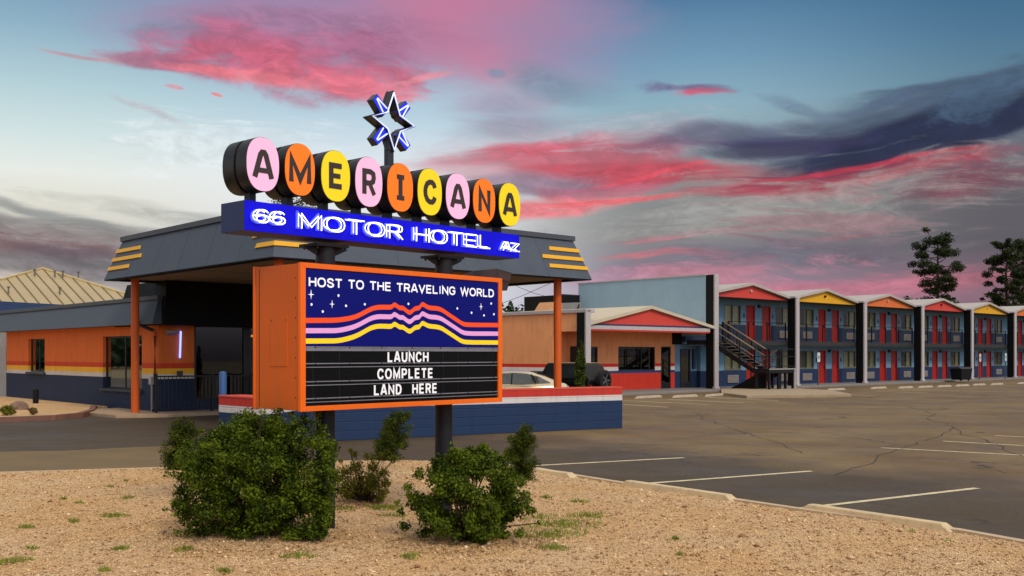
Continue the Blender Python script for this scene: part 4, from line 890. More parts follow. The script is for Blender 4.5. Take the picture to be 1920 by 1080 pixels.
# shift so the front face keeps to the traced line
P2 = [Vector(p) for p in LP]; off = [a-b for a, b in zip(Lf, P2)]; sgn = 1 if off[3].y > 0 else -1
back = [p+o*2*sgn for p, o in zip(P2, off)]
mb = MB(); n = 4
mb.hexa([(*p, -.1) for p in P2]+[(*p, -.1) for p in back[::-1]], [(*p, 1.035) for p in P2]+[(*p, 1.035) for p in back[::-1]])
mb.build('blockwork', WM, lw_, bevel=.008)
mb = MB(); c_ = [p-o*.04*sgn for p, o in zip(P2, off)]; b_ = [p+o*.04*sgn for p, o in zip(back, off)]
e = (P2[3]-P2[2]).normalized()*.015; c_[3] = c_[3]+e; b_[3] = b_[3]+e
mb.hexa([(*p, 1.03) for p in c_]+[(*p, 1.03) for p in b_[::-1]], [(*p, 1.065) for p in c_]+[(*p, 1.065) for p in b_[::-1]])
mb.build('coping', mat('red_coping', (204, 74, 52), .6, var=.08, dirt=.3), lw_, bevel=.006)
# ================================================================== two-storey room block
rb = thing('room_block', 'two-storey motel room block with red doors, blue walls and row of colored gables', 'building', (*HO.o, 0), HO.a)
NB = 8; BW = 7.87; GY = .6; WY = 2.0; SL0, SL1 = 2.44, 2.68; EV, AP = 5.05, 5.75
RWm = band_mat('room_wall', [(1.0, (27, 48, 84)), (2.6, (108, 146, 172)), (3.62, (38, 54, 80)), (9, (104, 140, 164))], .8)
LBLU = mat('light_blue_wall', (150, 176, 192), .75, var=.05, vscale=1.2, dirt=.12)
holes = []; doors = []; winl = []
for k in range(NB+1):
    p = 7.0+BW*(k-0)-BW*0
    for sgn in (-1, 1):
        d0, d1 = sorted((p+sgn*.37, p+sgn*1.25)); w0, w1 = sorted((p+sgn*1.78, p+sgn*3.4))
        if d1 > NB*BW: continue
        for base in (.1, SL1+.02):
            if w1 < NB*BW+.2: holes.append((w0, w1, base+.95, base+2.05)); winl.append((k, sgn, w0, w1, base))
            holes.append((d0, d1, base-.02, base+2.08)); doors.append((k, sgn, d0, d1, base))
XE = NB*BW+.2
mb = MB(); wall_cells(mb, 1.4, XE, 0, SL0+.02, WY, WY+.2, holes); mb.build('wall', RWm, rb)
mb = MB(); wall_cells(mb, .02, XE, SL0+.02, 5.3, WY, WY+.2, holes); mb.build('wall', RWm, rb)
mb = MB(); mb.box(-.02, .16, GY+.02, 9.9, 2.9, 6.12); mb.build('end_wall', LBLU, rb)
mb = MB(); mb.box(-.06, .19, GY+.0, 9.94, 6.12, 6.19); mb.build('wall_cap', WHT, rb)
mb = MB(); mb.box(.0, XE, 9.7, 9.9, 0, 5.2); mb.box(XE-.2, XE, WY+.2, 9.7, 0, 5.2); mb.build('rear_wall', LBLU, rb)
# first-floor gallery
mb = MB(); mb.box(.18, XE, GY+.02, WY+1, SL0, SL1); mb.build('gallery_slab', mat('slab_dark', (46, 44, 44), .7, var=.15, dirt=.2), rb)
mb = MB(); mb.box(.18, XE, GY+.25, WY, SL0-.05, SL0-.003); mb.build('gallery_soffit', mat('soffit_blue', (112, 138, 154), .8), rb)
DR = mat('door_red', (160, 30, 20), .5, var=.12, vscale=2); CURT = mat('curtain', (150, 148, 116), .9, var=.15, vscale=8); CURD = mat('curtain_dark', (62, 64, 58), .9, var=.2)
GLH = glass('room_glass', (250, 250, 247), .0); WFR = mat('frame_taupe', (96, 98, 92), .5, var=.1); ACM = mat('ac_grille', (138, 128, 122), .6, var=.1, vscale=5)
def door(d0, d1, base):
    mb = MB(); mb.box(d0+.04, d1-.04, WY+.06, WY+.11, base, base+2.03); d = mb.build('door', DR, rb)
    mb = MB(); mb.box(d1-.14, d1-.08, WY+.02, WY+.06, base+.92, base+1.08); mb.build('handle', BLKM, d)
    mb = MB(); mb.box(d0, d0+.04, WY-.015, WY+.12, base, base+2.07); mb.box(d1-.04, d1, WY-.015, WY+.12, base, base+2.07); mb.box(d0+.04, d1-.04, WY-.015, WY+.12, base+2.03, base+2.07); mb.build('door_frame', DR, d)
def window(w0, w1, base, open_):
    mb = MB(); z0, z1 = base+.95, base+2.05; f = .05
    for q in ((w0, w0+f, z0, z1), (w1-f, w1, z0, z1), (w0+f, w1-f, z0, z0+f), (w0+f, w1-f, z1-f, z1), ((w0+w1)/2-.025, (w0+w1)/2+.025, z0+f, z1-f)): mb.box(q[0], q[1], WY-.01, WY+.08, q[2], q[3])
    w_ = mb.build('window', WFR, rb)
    mb = MB(); mb.box(w0+f, w1-f, WY+.04, WY+.046, z0+f, z1-f); mb.build('pane', GLH, w_)
    mid = (w0+w1)/2+random.uniform(-.1, .1)
    def fold(a, b):
        mb = MB(); n = 10
        P = [(a+(b-a)*i/n, WY+.13+(.02 if i % 2 else 0)) for i in range(n+1)]
        for i in range(n): mb.poly([(P[i][0], P[i][1], z0), (P[i+1][0], P[i+1][1], z0), (P[i+1][0], P[i+1][1], z1), (P[i][0], P[i][1], z1)])
        return mb
    if open_ == 0: fold(w0, mid).build('curtain', CURD, w_); fold(mid, w1).build('curtain', CURT, w_)
    elif open_ == 1: fold(w0, w1).build('curtain', CURT, w_)
    else: mb = MB(); mb.box(w0, w1, WY+.16, WY+.17, z0, z1); mb.build('curtain', CURD, w_)
    mb = MB(); mb.box(w0-.04, w1+.04, WY-.03, WY-.002, z0-.05, z0-.002); mb.build('sill', WFR, w_)
for k, s, d0, d1, b_ in doors: door(d0, d1, b_)
for i, (k, s, w0, w1, b_) in enumerate(winl):
    window(w0, w1, b_, random.choice((0, 0, 1, 1, 0, 2)))
    a0, a1 = (w1-1.35, w1-.3) if s < 0 else (w0+.35, w0+1.4)
    if not (b_ > 1 and k == 0 and s < 0):
        mb = MB(); mb.box(a0, a1, WY-.07, WY-.002, b_+.2, b_+.64)
        ac = mb.build('air_conditioner', ACM, rb, bevel=.01)
        mb = MB()
        for j in range(5): mb.box(a0+.05, a1-.05, WY-.076, WY-.07, b_+.25+j*.075, b_+.275+j*.075)
        tag(mb.build('grille', mat('grille_dark', (98, 92, 88), .6), ac))
for k in range(NB+1):
    p = 7.0+BW*k
    if p > XE: break
    for base in (.1, SL1+.02):
        mb = MB(); mb.box(p-.1, p+.1, WY-.12, WY-.002, base+1.95, base+2.13); mb.build('wall_light', BLKM, rb)
        for s_ in (-1, 1): mb = MB(); mb.box(p+s_*1.48-.05, p+s_*1.48+.05, WY-.02, WY-.002, base+1.35, base+1.6); mb.build('number_plate', BLKM, rb)
# fins, gables, roofs, railings
GCOL = [(206, 66, 54), (226, 166, 18), (222, 112, 50)]
RF = mat('roof_white', (176, 168, 160), .75, var=.06, vscale=1, dirt=.15)
for k in range(NB+1):
    x = k*BW; zt_ = 6.15 if k == 0 else 5.18
    mb = MB(); mb.box(x, x+.33, 0.0, .1, .1, zt_); mb.build('column', WHT, rb, bevel=.012)
    mb = MB(); mb.box(x+.01, x+.32, .1, GY+.0, .1, zt_-.01); mb.build('fin', BLK, rb)
    mb = MB(); mb.box(x-.04, x+.37, -.05, .14, .1, .2); mb.build('column_base', WHT, rb, bevel=.01)
    if k: mb = MB(); mb.box(x-.12, x+.45, .0, .7, 5.18, 5.3); mb.build('roof_outlet', WHT, rb, bevel=.02)
for k in range(NB):
    a, b = k*BW+.33, (k+1)*BW; c0 = (k*BW+.165+b+.165)/2; z0 = EV
    mb = MB(); mb.prism_xz([(a, z0), (b, z0), (c0, AP)], GY, GY+.12)
    gp = mb.build('gable_panel', mat('gable_%d' % (k % 3), GCOL[k % 3], .6, var=.05, dirt=.12), rb)
    mb = MB(); mb.tube([(c0, GY-.1, AP-.3), (c0, GY+.0, AP-.3)], .07, 12); mb.build('spot_lamp', WHT if k % 2 == 0 else BLKM, gp)
    a2_, b2_ = k*BW+.165, b+.165
    mb = MB()
    for (xa, xb, za, zb_) in ((a2_, c0, EV+.06, AP+.02), (c0, b2_, AP+.02, EV+.06)):
        s0, s1 = .09, .24
        mb.hexa([(xa, GY-.22, za), (xb, GY-.22, zb_), (xb, GY-.22, zb_+.14), (xa, GY-.22, za+.14)], [(xa, 9.95, za), (xb, 9.95, zb_), (xb, 9.95, zb_+.14), (xa, 9.95, za+.14)])
    mb.build('roof', RF, rb)
    mb = MB(); mb.box(a, b, GY+.13, WY, EV+.0, EV+.03); mb.build('gallery_ceiling', mat('ceiling_grey', (96, 100, 104), .8), rb)
    # gallery railing
    rs = [x for x in (a+.05, a+1.9, a+3.75, a+5.6, b-.05)]
    if k == 0: rs = rs[1:]
    mb = MB(); mb.box(rs[0], b, GY+.08, GY+.12, SL1+1.04, SL1+1.08); r_ = mb.build('railing', BLKM, rb)
    mb = MB(); mb.box(rs[0], b, GY+.085, GY+.115, SL1+.1, SL1+.13); mb.build('bottom_rail', BLKM, r_)
    for x in rs: mb = MB(); mb.box(x-.03, x+.03, GY+.07, GY+.13, SL1, SL1+1.08); mb.build('post', BLKM, r_)
    mb = MB(); x = rs[0]+.12
    while x < b: mb.box(x-.006, x+.006, GY+.094, GY+.106, SL1+.13, SL1+1.04); x += .125
    tag(mb.build('picket', BLKM, r_), kind='stuff')
# ================================================================== orange wing with the low gable
lb_ = thing('lobby_wing', 'single-storey orange wing with low red gable and white fascia beside the light blue wall', 'building', (*HO.o, 0), HO.a)
LX0 = -9.95; OWm = band_mat('wing_wall', [(.95, (196, 48, 30)), (1.08, (36, 56, 104)), (1.28, (214, 206, 200)), (1.45, (200, 44, 34)), (9, (230, 150, 98))], .8)
LH = [(-5.2, -2.28, 1.08, 2.31), (-1.78, -.95, .0, 2.33), (-.1, .78, .0, 2.2), (-7.75, -6.75, 1.2, 2.3)]
mb = MB(); wall_cells(mb, LX0+.3, -.85, 0, 3.4, 2.2, 2.4, [LH[0], LH[1], LH[3]]); mb.build('wall', OWm, lb_)
mb = MB(); mb.box(-.85, -.2, 2.2, 2.4, 2.45, 3.1); wall_cells(mb, -.2, 1.0, 2.45, 3.1, 2.2, 2.4, []); mb.build('black_lintel', BLK, lb_)
mb = MB(); mb.box(-.85, -.62, 2.2, 2.4, 0, 2.45); mb.build('wall', OWm, lb_)
mb = MB(); wall_cells(mb, -.62, 1.55, 0, 2.45, 2.24, 2.4, [LH[2], (.95, 1.3, 1.1, 2.2)]); mb.build('wall', RWm, lb_)
for i, h in enumerate(LH):
    mb = MB(); f = .07
    x0_, x1_, z0_, z1_ = h; z0_ = max(z0_, .1)
    for q in ((x0_, x0_+f, z0_, z1_), (x1_-f, x1_, z0_, z1_), (x0_+f, x1_-f, z0_, z0_+f), (x0_+f, x1_-f, z1_-f, z1_)): mb.box(q[0]+.002, q[1]-.002, 2.21, 2.3, q[2], q[3]-.002)
    if i == 0: mb.box(-3.4, -3.35, 2.22, 2.29, z0_+f, z1_-f)
    if i in (1, 2): mb.box(x0_+f, x1_-f, 2.215, 2.29, z0_+f, z0_+.32)
    o = mb.build('window' if i in (0, 3) else 'door', FR, lb_)
    mb = MB(); mb.box(x0_+f, x1_-f, 2.26, 2.268, z0_+f, z1_-f); mb.build('pane', glass('wing_glass', (120, 120, 116), .06), o)
    mb = MB(); mb.box(x0_-.1, x1_+.1, 3.2, 3.25, z0_-.1, z1_+.1); mb.build('interior', _m['dark_interior'], o)
for (x0_, x1_, z0_, z1_, cc) in ((.1, .6, .9, 1.15, (220, 170, 40)), (.12, .3, 1.3, 2.0, (216, 150, 30)), (.36, .6, 1.3, 2.0, (200, 90, 30)), (-1.66, -1.4, 1.0, 2.1, (200, 160, 40)), (-1.35, -1.1, .6, 1.7, (160, 120, 60)), (-5.0, -4.6, 1.15, 1.8, (180, 110, 60)), (1.0, 1.25, 1.15, 2.15, (210, 150, 30))):
    mb = MB(); mb.box(x0_, x1_, 2.7, 2.74, z0_, z1_); mb.build('display_board', mat('display_%d' % cc[0], cc, .7, var=.5, vscale=7), lb_)
# left side wall and coping
WX = LX0+.15
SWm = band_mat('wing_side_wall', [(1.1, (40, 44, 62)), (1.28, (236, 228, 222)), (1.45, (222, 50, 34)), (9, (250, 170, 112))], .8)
mb = MB(); wall_cells(mb, .62, 24, 0, 3.86, WX, WX+.3, [(.7, 2.3, -1, 3.0)]); swap(mb).build('wall', SWm, lb_)
mb = MB(); mb.box(WX+.9, WX+1.1, .9, 2.2, 0, 3.1); mb.build('wall', OWm, lb_)
mb = MB(); mb.box(WX+.86, WX+.9, 1.3, 2.0, 1.2, 2.3); o = mb.build('window', FR, lb_)
mb = MB(); mb.box(LX0+.05, LX0+.6, .0, 24, 3.86, 4.02); mb.build('coping', WHT, lb_, bevel=.01)
mb = MB(); mb.box(LX0, LX0+.33, 0, .1, .1, 4.0); mb.build('column', WHT, lb_, bevel=.012)
mb = MB(); mb.box(LX0+.02, LX0+.31, .1, .62, .1, 3.86); mb.build('fin', BLK, lb_)
g0, g1, gc = LX0+.33, -.25, -5.15
mb = MB(); mb.prism_xz([(g0+.3, 3.36), (g1-.55, 3.36), (gc, 4.16)], .2, .32); mb.build('gable_panel', mat('gable_0', 0) if False else _m['gable_0'], lb_)
mb = MB(); mb.box(g0, g1, .18, .34, 3.28, 3.36); mb.build('navy_trim', mat('trim_navy', (34, 48, 92), .6), lb_)
mb = MB(); mb.box(g0, g1, .14, .36, 3.10, 3.28); mb.build('fascia', WHT, lb_)
mb = MB(); mb.box(g0, g1, .16, .34, 3.03, 3.098); mb.build('red_trim', mat('trim_red', (214, 46, 30), .6), lb_)
mb = MB(); mb.box(g0, g1-.2, .36, 2.2, 3.07, 3.1); mb.build('soffit', mat('wing_soffit', (190, 150, 110), .8), lb_)
mb = MB()
for (xa, xb, za, zb_) in ((g0-.1, gc, 3.26, 4.17), (gc, g1+.25, 4.17, 3.26)):
    mb.hexa([(xa, .02, za), (xb, .02, zb_), (xb, .02, zb_+.15), (xa, .02, za+.15)], [(xa, 24, za), (xb, 24, zb_), (xb, 24, zb_+.15), (xa, 24, za+.15)])
mb.build('roof', mat('wing_roof', (196, 182, 158), .85, var=.07, vscale=1, dirt=.1), lb_)
# rooftop plant on the wing
x_, z_ = HO.hx(1050, 560, WX+1.2)
ru = thing('rooftop_parapet', 'black rooftop screen box standing behind the orange wing roof', 'roof box', (*HO.o, 0), HO.a)
mb = MB(); yb = 9.8; xa, za = HO.hy(1049, 555, yb); xb, zb_ = HO.hy(1103, 554, yb); mb.box(xa, xb, yb, yb+3, 3.7, (za+zb_)/2); mb.build('screen', BLK, ru)
mb = MB(); mb.box(xa-.02, xb+.02, yb-.02, yb+.1, (za+zb_)/2, (za+zb_)/2+.06); mb.build('screen_cap', CHAR, ru)
for i, (pa, pb, py, m, nm, lab) in enumerate(((1018, 1056, 565, mat('unit_tan', (196, 140, 92), .6, var=.1), 'air_handler', 'tan sloped-front air handler on the wing roof left of the black box'), (1058, 1092, 566, mat('unit_grey', (120, 120, 118), .5, var=.1), 'skylight', 'grey tilted skylight hood in front of the black roof box'))):
    y0_ = 7.5; A_, B_ = HO.hy(pa, py, y0_), HO.hy(pb, py, y0_); zz = A_[1]; t_ = thing(nm, lab, 'roof unit', (*HO.o, 0), HO.a)
    mb = MB(); mb.prism_xz([(A_[0], 3.75), (B_[0], 3.75), (B_[0]-.1, zz), (A_[0]+.9, zz)], y0_, y0_+1.2); mb.build('housing', m, t_, bevel=.02)
    mb = MB(); mb.prism_xz([(A_[0]+1.0, zz-.35), (B_[0]-.3, zz-.35), (B_[0]-.25, zz-.08), (A_[0]+1.15, zz-.08)], y0_-.03, y0_-.002); mb.build('louver', CHAR, t_)
# ================================================================== metal stair with landing
st = thing('metal_stair', 'black steel stair with tan handrails and low landing in front of the room block', 'staircase', (*HO.o, 0), HO.a)
Y0, Y1, YL = .55, -2.05, -3.05; LZ = 1.18; XA, XB, XM, XR = .40, 1.52, 1.66, 2.8
def seg(p, q, t): return [p[i]+(q[i]-p[i])*t for i in range(3)]
def tube3(pts, r, m, nm, parent=None): mb = MB(); mb.tube(pts, r, 8); return mb.build(nm, m, parent or st)
TS = mat('tread_steel', (86, 74, 60), .6, var=.2); RT = mat('rail_tan', (140, 114, 86), .4, var=.15)
n_ = 8
for i in range(n_): y = Y0-.2-(Y0-.2-Y1)*(i+.5)/n_; z = SL1-(SL1-LZ)*(i+1)/(n_+1); mb = MB(); mb.box(XA+.03, XB-.03, y-.16, y+.14, z-.04, z); mb.build('tread', TS, st)
for i in range(6): y = Y1+.15+.27*i; z = LZ-.15*(i+1); mb = MB(); mb.box(XM+.03, XR-.03, y-.14, y+.15, z-.04, z); mb.build('tread', TS, st)
for x in (XA, XB-.05): mb = MB(); mb.prism_yz([(Y0, SL1), (Y0, SL1-.3), (Y1-.05, LZ-.24), (Y1-.05, LZ)], x, x+.05); mb.build('stringer', BLKM, st)
for x in (XM, XR-.05): mb = MB(); mb.prism_yz([(Y1, LZ), (Y1, LZ-.4), (Y1+1.5, .11), (Y1+1.75, .11), (Y1+1.75, .3)], x, x+.05); mb.build('stringer', BLKM, st)
mb = MB(); mb.prism_yz([(Y1+.02, LZ-.42), (Y1+1.55, .12), (Y1+.02, .12)], XA+.2, XM-.02); mb.build('under_panel', BLK, st)
mb = MB(); mb.box(XA, XR, YL, Y1-.06, LZ-.22, LZ); mb.build('landing', BLKM, st)
mb = MB(); mb.box(XA-.01, XR+.01, YL-.02, YL-.002, LZ-.05, LZ+.01); mb.build('landing_edge', mat('edge_grey', (150, 146, 140), .5), st)
for x in (XA+.1, XA+.95, XA+1.6, XR-.1):
    for y in (YL+.08, Y1-.15): mb = MB(); mb.box(x-.055, x+.055, y-.055, y+.055, .1, LZ-.22); mb.build('leg', BLKM, st)
def railing3(P, Q, tan=True, pick=14, inter=(.33, .66)):
    for h, r, m, nm in ((1.0, .038 if tan else .02, RT if tan else BLKM, 'handrail'), (.62, .022, RT if tan else BLKM, 'middle_rail'), (.12, .018, BLKM, 'bottom_rail')): tube3([(P[0], P[1], P[2]+h), (Q[0], Q[1], Q[2]+h)], r, m, nm)
    for t in (0, *inter, 1): p = seg(P, Q, t); mb = MB(); mb.box(p[0]-.025, p[0]+.025, p[1]-.025, p[1]+.025, p[2]-.02, p[2]+1.02); mb.build('baluster_post', BLKM, st)
    if pick:
        mb = MB()
        for i in range(pick): p = seg(P, Q, (i+.5)/pick); mb.box(p[0]-.008, p[0]+.008, p[1]-.008, p[1]+.008, p[2]+.1, p[2]+1.0)
        mb.build('picket', BLKM, st)
railing3((XA+.03, Y0, SL1), (XA+.03, Y1-.1, LZ), pick=0)
railing3((XB-.03, Y0, SL1), (XB-.03, Y1-.1, LZ))
railing3((XR-.03, Y1+1.7, .1), (XR-.03, Y1, LZ), True, 0, (.5,))
railing3((XA+.03, YL+.03, LZ), (XR-.03, YL+.03, LZ), False, 0, (.5,)); railing3((XR-.03, YL+.03, LZ), (XR-.03, Y1-.1, LZ), False, 0, ()); railing3((XA+.03, YL+.03, LZ), (XA+.03, Y1-.1, LZ), False, 0, ())
mb = MB(); mb.box(XR-.08, XR, YL-.03, YL+.03, .1, LZ+.02); mb.build('corner_post', WHT, st)
railing3((XB+.1, GY+.1, SL1), (2.1, GY+.1, SL1), False, 5, ())
# concrete pad
g = MB(); pa = [G(1352, 741), G(1400, 747), G(1596, 744), G(1560, 736.5), G(1500, 733), G(1352, 733)]
g.hexa([(p[0], p[1], -.05) for p in pa], [(p[0], p[1], .13) for p in pa]); struct(g, 'stair_pad', mat('pad_concrete', (158, 138, 112), .9, var=.12, vscale=2, bump=.3, dirt=.2), bevel=.02)
# ================================================================== wheel stops
def stop_mesh(Lg):
    mb = MB(); prof = [(-.09, 0), (.09, 0), (.06, .105), (-.06, .105)]
    e = .16; a = [(-Lg/2, y, z) for y, z in prof]; b = [(Lg/2, y, z) for y, z in prof]
    a[2] = (-Lg/2+e, prof[2][0], prof[2][1]); a[3] = (-Lg/2+e, prof[3][0], prof[3][1]); b[2] = (Lg/2-e, prof[2][0], prof[2][1]); b[3] = (Lg/2-e, prof[3][0], prof[3][1])
    return mb.hexa(a, b)
def wheel_stop(pA, pB, label, grp, m):
    A = Vector(G(*pA)); B = Vector(G(*pB)); d = B-A; mb = stop_mesh(d.length); o = mb.build('wheel_stop', m, None, bevel=.012)
    o.location = ((A.x+B.x)/2, (A.y+B.y)/2, 0.0); o.rotation_euler = (0, 0, math.atan2(d.y, d.x)); return tag(o, label, 'wheel stop', grp)
WS = mat('stop_cream', (206, 182, 142), .85, var=.12, vscale=5, bump=.4, bscale=40, dirt=.35)
G1 = 'long wheel stops along the gravel edge'
for a, b, l in (((905, 877), (1082, 901), 'cream concrete wheel stop partly behind the dark rounded shrub'), ((1164, 912), (1384, 945), 'cream concrete wheel stop in the middle of the gravel edge'), ((1500, 958), (1796, 1003), 'cream concrete wheel stop nearest the viewer at lower right')):
    wheel_stop(a, b, l, G1, WS)
WS2 = mat('stop_grey', (176, 160, 140), .85, var=.15, vscale=4, dirt=.3); G2 = 'wheel stops in front of the motel walkway'
far = [((1192, 747.5), (1240, 745), 'far wheel stop left of two before the orange wing, nearest the striped low wall'), ((1262, 746), (1307, 743.5), 'far wheel stop before the wing glass doors'), ((1324, 744), (1368, 740.5), 'far wheel stop just left of the stair pad'),
       ((1552, 732.5), (1584, 731), 'short far wheel stop just behind the right end of the stair pad'), ((1634, 729.5), (1661, 728), 'far wheel stop in front of the orange gable bay left door'), ((1686, 728.5), (1711, 727.3), 'far wheel stop left of the fin after the orange gable bay'), ((1723, 727.3), (1748, 726), 'far wheel stop at the foot of the fin before the second red gable'),
       ((1759, 726), (1783, 725), 'far wheel stop below the red doors of the second red gable bay'), ((1793, 724.6), (1816, 723.5), 'far wheel stop below the black bin'), ((1826, 723), (1847, 722), 'far wheel stop just right of the fin before the second yellow gable'),
       ((1859, 722), (1880, 721), 'far wheel stop below the second yellow gable right-hand window'), ((1909, 720), (1932, 719), 'far wheel stop cut off by the right picture edge')]
for a, b, l in far: wheel_stop(a, b, l, G2, WS2)
# ================================================================== small signs, bin
def lot_sign(px, pyb, pyt, label):
    X, Y_, _ = G(px, pyb, .1); t_ = thing('parking_sign', label, 'sign', (X, Y_, .1), HO.a, 'white parking signs on posts')
    h = H+(HY-pyt)*Y_/F-.1; mb = MB(); mb.box(-.03, .03, -.03, .03, 0, h); mb.build('post', mat('sign_post', (84, 84, 84), .5), t_)
    mb = MB(); mb.box(-.15, .15, -.045, -.032, h-.56, h); f_ = mb.build('sign_panel', mat('sign_white', (200, 204, 204), .5, var=.05), t_, bevel=.004)
    mb = MB(); mb.prism_xz([(.08*math.cos(k*.5236), h-.28+.1*math.sin(k*.5236)) for k in range(12)], -.048, -.0452); mb.build('symbol', mat('sign_green', (70, 120, 110), .6), f_)
lot_sign(1534, 722, 661, 'white parking sign on a grey post at the yellow gable bay beside the stair')
lot_sign(1837, 711.5, 663.5, 'white parking sign on a post in front of red door under the second yellow gable')
lot_sign(1885, 710.5, 662.5, 'white parking sign on a post at the fin near the right picture edge')
X, Y_, _ = G(1802, 714, .1); bn = thing('trash_bin', 'black wheeled bin by the window under the second red gable', 'bin', (X, Y_, .1), HO.a)
mb = MB(); mb.hexa([(-.75, -.35, .08), (.75, -.35, .08), (.75, .35, .08), (-.75, .35, .08)], [(-.85, -.42, .82), (.85, -.42, .82), (.85, .42, .82), (-.85, .42, .82)]); mb.build('bin_body', BLK, bn, bevel=.03)
mb = MB(); mb.prism_yz([(-.46, .825), (.46, .825), (.4, .9), (-.2, .95)], -.88, .88); mb.build('lid', CHAR, bn, bevel=.02)
for x in (-.6, .6): mb = MB(); mb.tube([(x-.03, -.25, .07), (x+.03, -.25, .07)], .07, 12); mb.build('wheel', BLKM, bn)
# ================================================================== cars behind the low wall
GLC = glass('car_glass', (60, 64, 62), .12); TYR = mat('tyre_rubber', (20, 20, 20), .85, var=.1); RIM = mat('rim_alloy', (120, 120, 124), .35, metal=.7)
def wheel(x, y, r, wd, par, nm='wheel', ax='y'):
    n = 28; mb = MB(); prof = [(r*.62, -wd/2), (r*.9, -wd/2), (r, -wd/2+.03), (r, wd/2-.03), (r*.9, wd/2), (r*.62, wd/2)]
    for k in range(n):
        t = 2*math.pi*k/n
        for rr, o_ in prof: mb.v.append((x+rr*math.cos(t), y+o_, r+rr*math.sin(t)))
    m_ = len(prof)
    for k in range(n):
        for i in range(m_): mb.f.append((k*m_+i, k*m_+(i+1) % m_, ((k+1) % n)*m_+(i+1) % m_, ((k+1) % n)*m_+i))
    mb.sm = True; ty = mb.build('wheel', TYR, par)
    mb = MB()
    for s_ in (-1, 1):
        yy = y+s_*(wd/2-.03); mb.tube([(x, yy-.012, r), (x, yy+.012, r)], r*.2, 12)
        for k in range(5): t = 2*math.pi*k/5; mb.bar((x+r*.15*math.cos(t), yy, r+r*.15*math.sin(t)), (x+r*.6*math.cos(t), yy, r+r*.6*math.sin(t)), .05)
    mb.tube([(x, y-wd/2+.05, r), (x, y+wd/2-.05, r)], r*.62, 20, cap=False); mb.build('rim', RIM, ty); return ty
def loft(sections, name, m, par, smooth=50, cap=True):
    mb = MB(); n = len(sections[0])
    for s_ in sections: mb.v += s_
    for i in range(len(sections)-1):
        for k in range(n): mb.f.append((i*n+k, i*n+(k+1) % n, (i+1)*n+(k+1) % n, (i+1)*n+k))
    if cap: mb.f.append(tuple(range(n))); mb.f.append(tuple((len(sections)-1)*n+k for k in range(n))[::-1])
    return mb.build(name, m, par, smooth=smooth)
def sedan(loc, rz, label, paint):
    c_ = thing('parked_car', label, 'car', loc, rz); secs = []
    # x runs nose (-) to tail (+); (x, half width, sill z, belt z)
    for x, hw, z0, z1 in ((-2.25, .55, .35, .58), (-2.18, .72, .25, .68), (-1.9, .84, .2, .74), (-1.2, .89, .18, .84), (-.6, .9, .18, .90), (.4, .9, .18, .93), (1.2, .9, .2, .96), (1.8, .86, .24, .98), (2.12, .78, .3, .95), (2.26, .66, .4, .86)):
        secs.append([(x, -hw*.92, z0), (x, -hw, z0+.12), (x, -hw, (z0+z1)/2), (x, -hw*.97, z1-.09), (x, -hw*.86, z1), (x, 0, z1+.03), (x, hw*.86, z1), (x, hw*.97, z1-.09), (x, hw, (z0+z1)/2), (x, hw, z0+.12), (x, hw*.92, z0)])
    loft(secs, 'body', paint, c_)
    secs = []
    for x, hb, ht, zt_ in ((-.98, .76, .70, .93), (-.45, .78, .66, 1.18), (-.02, .79, .62, 1.335), (.45, .79, .60, 1.37), (.95, .79, .60, 1.345), (1.45, .78, .62, 1.22), (1.95, .74, .66, 1.02)):
        secs.append([(x, -hb, .88), (x, -hb*.98, .92), (x, -ht-.02, zt_-.06 if zt_ > 1 else .93), (x, -ht*.8, zt_), (x, 0, zt_+.025), (x, ht*.8, zt_), (x, ht+.02, zt_-.06 if zt_ > 1 else .93), (x, hb*.98, .92), (x, hb, .88)])
    loft(secs, 'roof', paint, c_)
    GD = mat('window_tint', (40, 44, 40), .08, var=.25, vscale=3, spec=.8)
    for s_ in (-1, 1):
        def P(x, z): 
            hb = .79; t = (z-.9)/.43; return (x, s_*(hb*(1-t)+.625*t+.018), z)
        mb = MB(); out = [(-.72, .95), (-.32, 1.18), (.05, 1.28), (.45, 1.305), (.85, 1.28), (1.25, 1.18), (1.62, .98), (.6, .95)]
        mb.poly([P(x, z) for x, z in out]); b0 = len(mb.v); mb.hexa([P(x, z) for x, z in out], [(P(x, z)[0], P(x, z)[1]-s_*.015, z) for x, z in out]); mb.f = mb.f[1:]; mb.v = mb.v; sw = mb.build('side_window', GD, c_)
        mb = MB(); mb.bar(P(.32, .95), P(.36, 1.3), .035); mb.bar(P(1.12, .96), P(.98, 1.26), .03); mb.build('pillar', BLK, sw)
        mb = MB(); mb.hexa([(-.62, s_*.93, .93), (-.48, s_*.93, .93), (-.48, s_*.93, 1.04), (-.6, s_*.93, 1.04)], [(-.62, s_*1.08, .94), (-.5, s_*1.08, .94), (-.5, s_*1.08, 1.03), (-.6, s_*1.08, 1.03)]); mb.build('mirror', paint, c_, bevel=.02)
        mb = MB(); mb.box(-2.2, -2.0, s_*.62-.14, s_*.62+.14, .55, .68); mb.build('headlight', mat('lamp_glass', (200, 205, 210), .1), c_, bevel=.03)
        mb = MB(); mb.box(2.12, 2.24, s_*.6-.16, s_*.6+.16, .72, .86); mb.build('tail_light', mat('lamp_red', (150, 20, 20), .2), c_, bevel=.03)
        for x in (-1.4, 1.4): wheel(x, s_*.80, .33, .2, c_)
    for nm, q in (('windscreen', ((-.93, .955), (-.1, 1.325))), ('rear_window', ((1.9, 1.06), (1.2, 1.315)))):
        (xa, za), (xb, zb_) = q; mb = MB(); mb.hexa([(xa, -.62, za), (xa, .62, za), (xb, .5, zb_), (xb, -.5, zb_)], [(xa, -.62, za+.03), (xa, .62, za+.03), (xb, .5, zb_+.03), (xb, -.5, zb_+.03)]); mb.build(nm, GD, c_)
    return c_
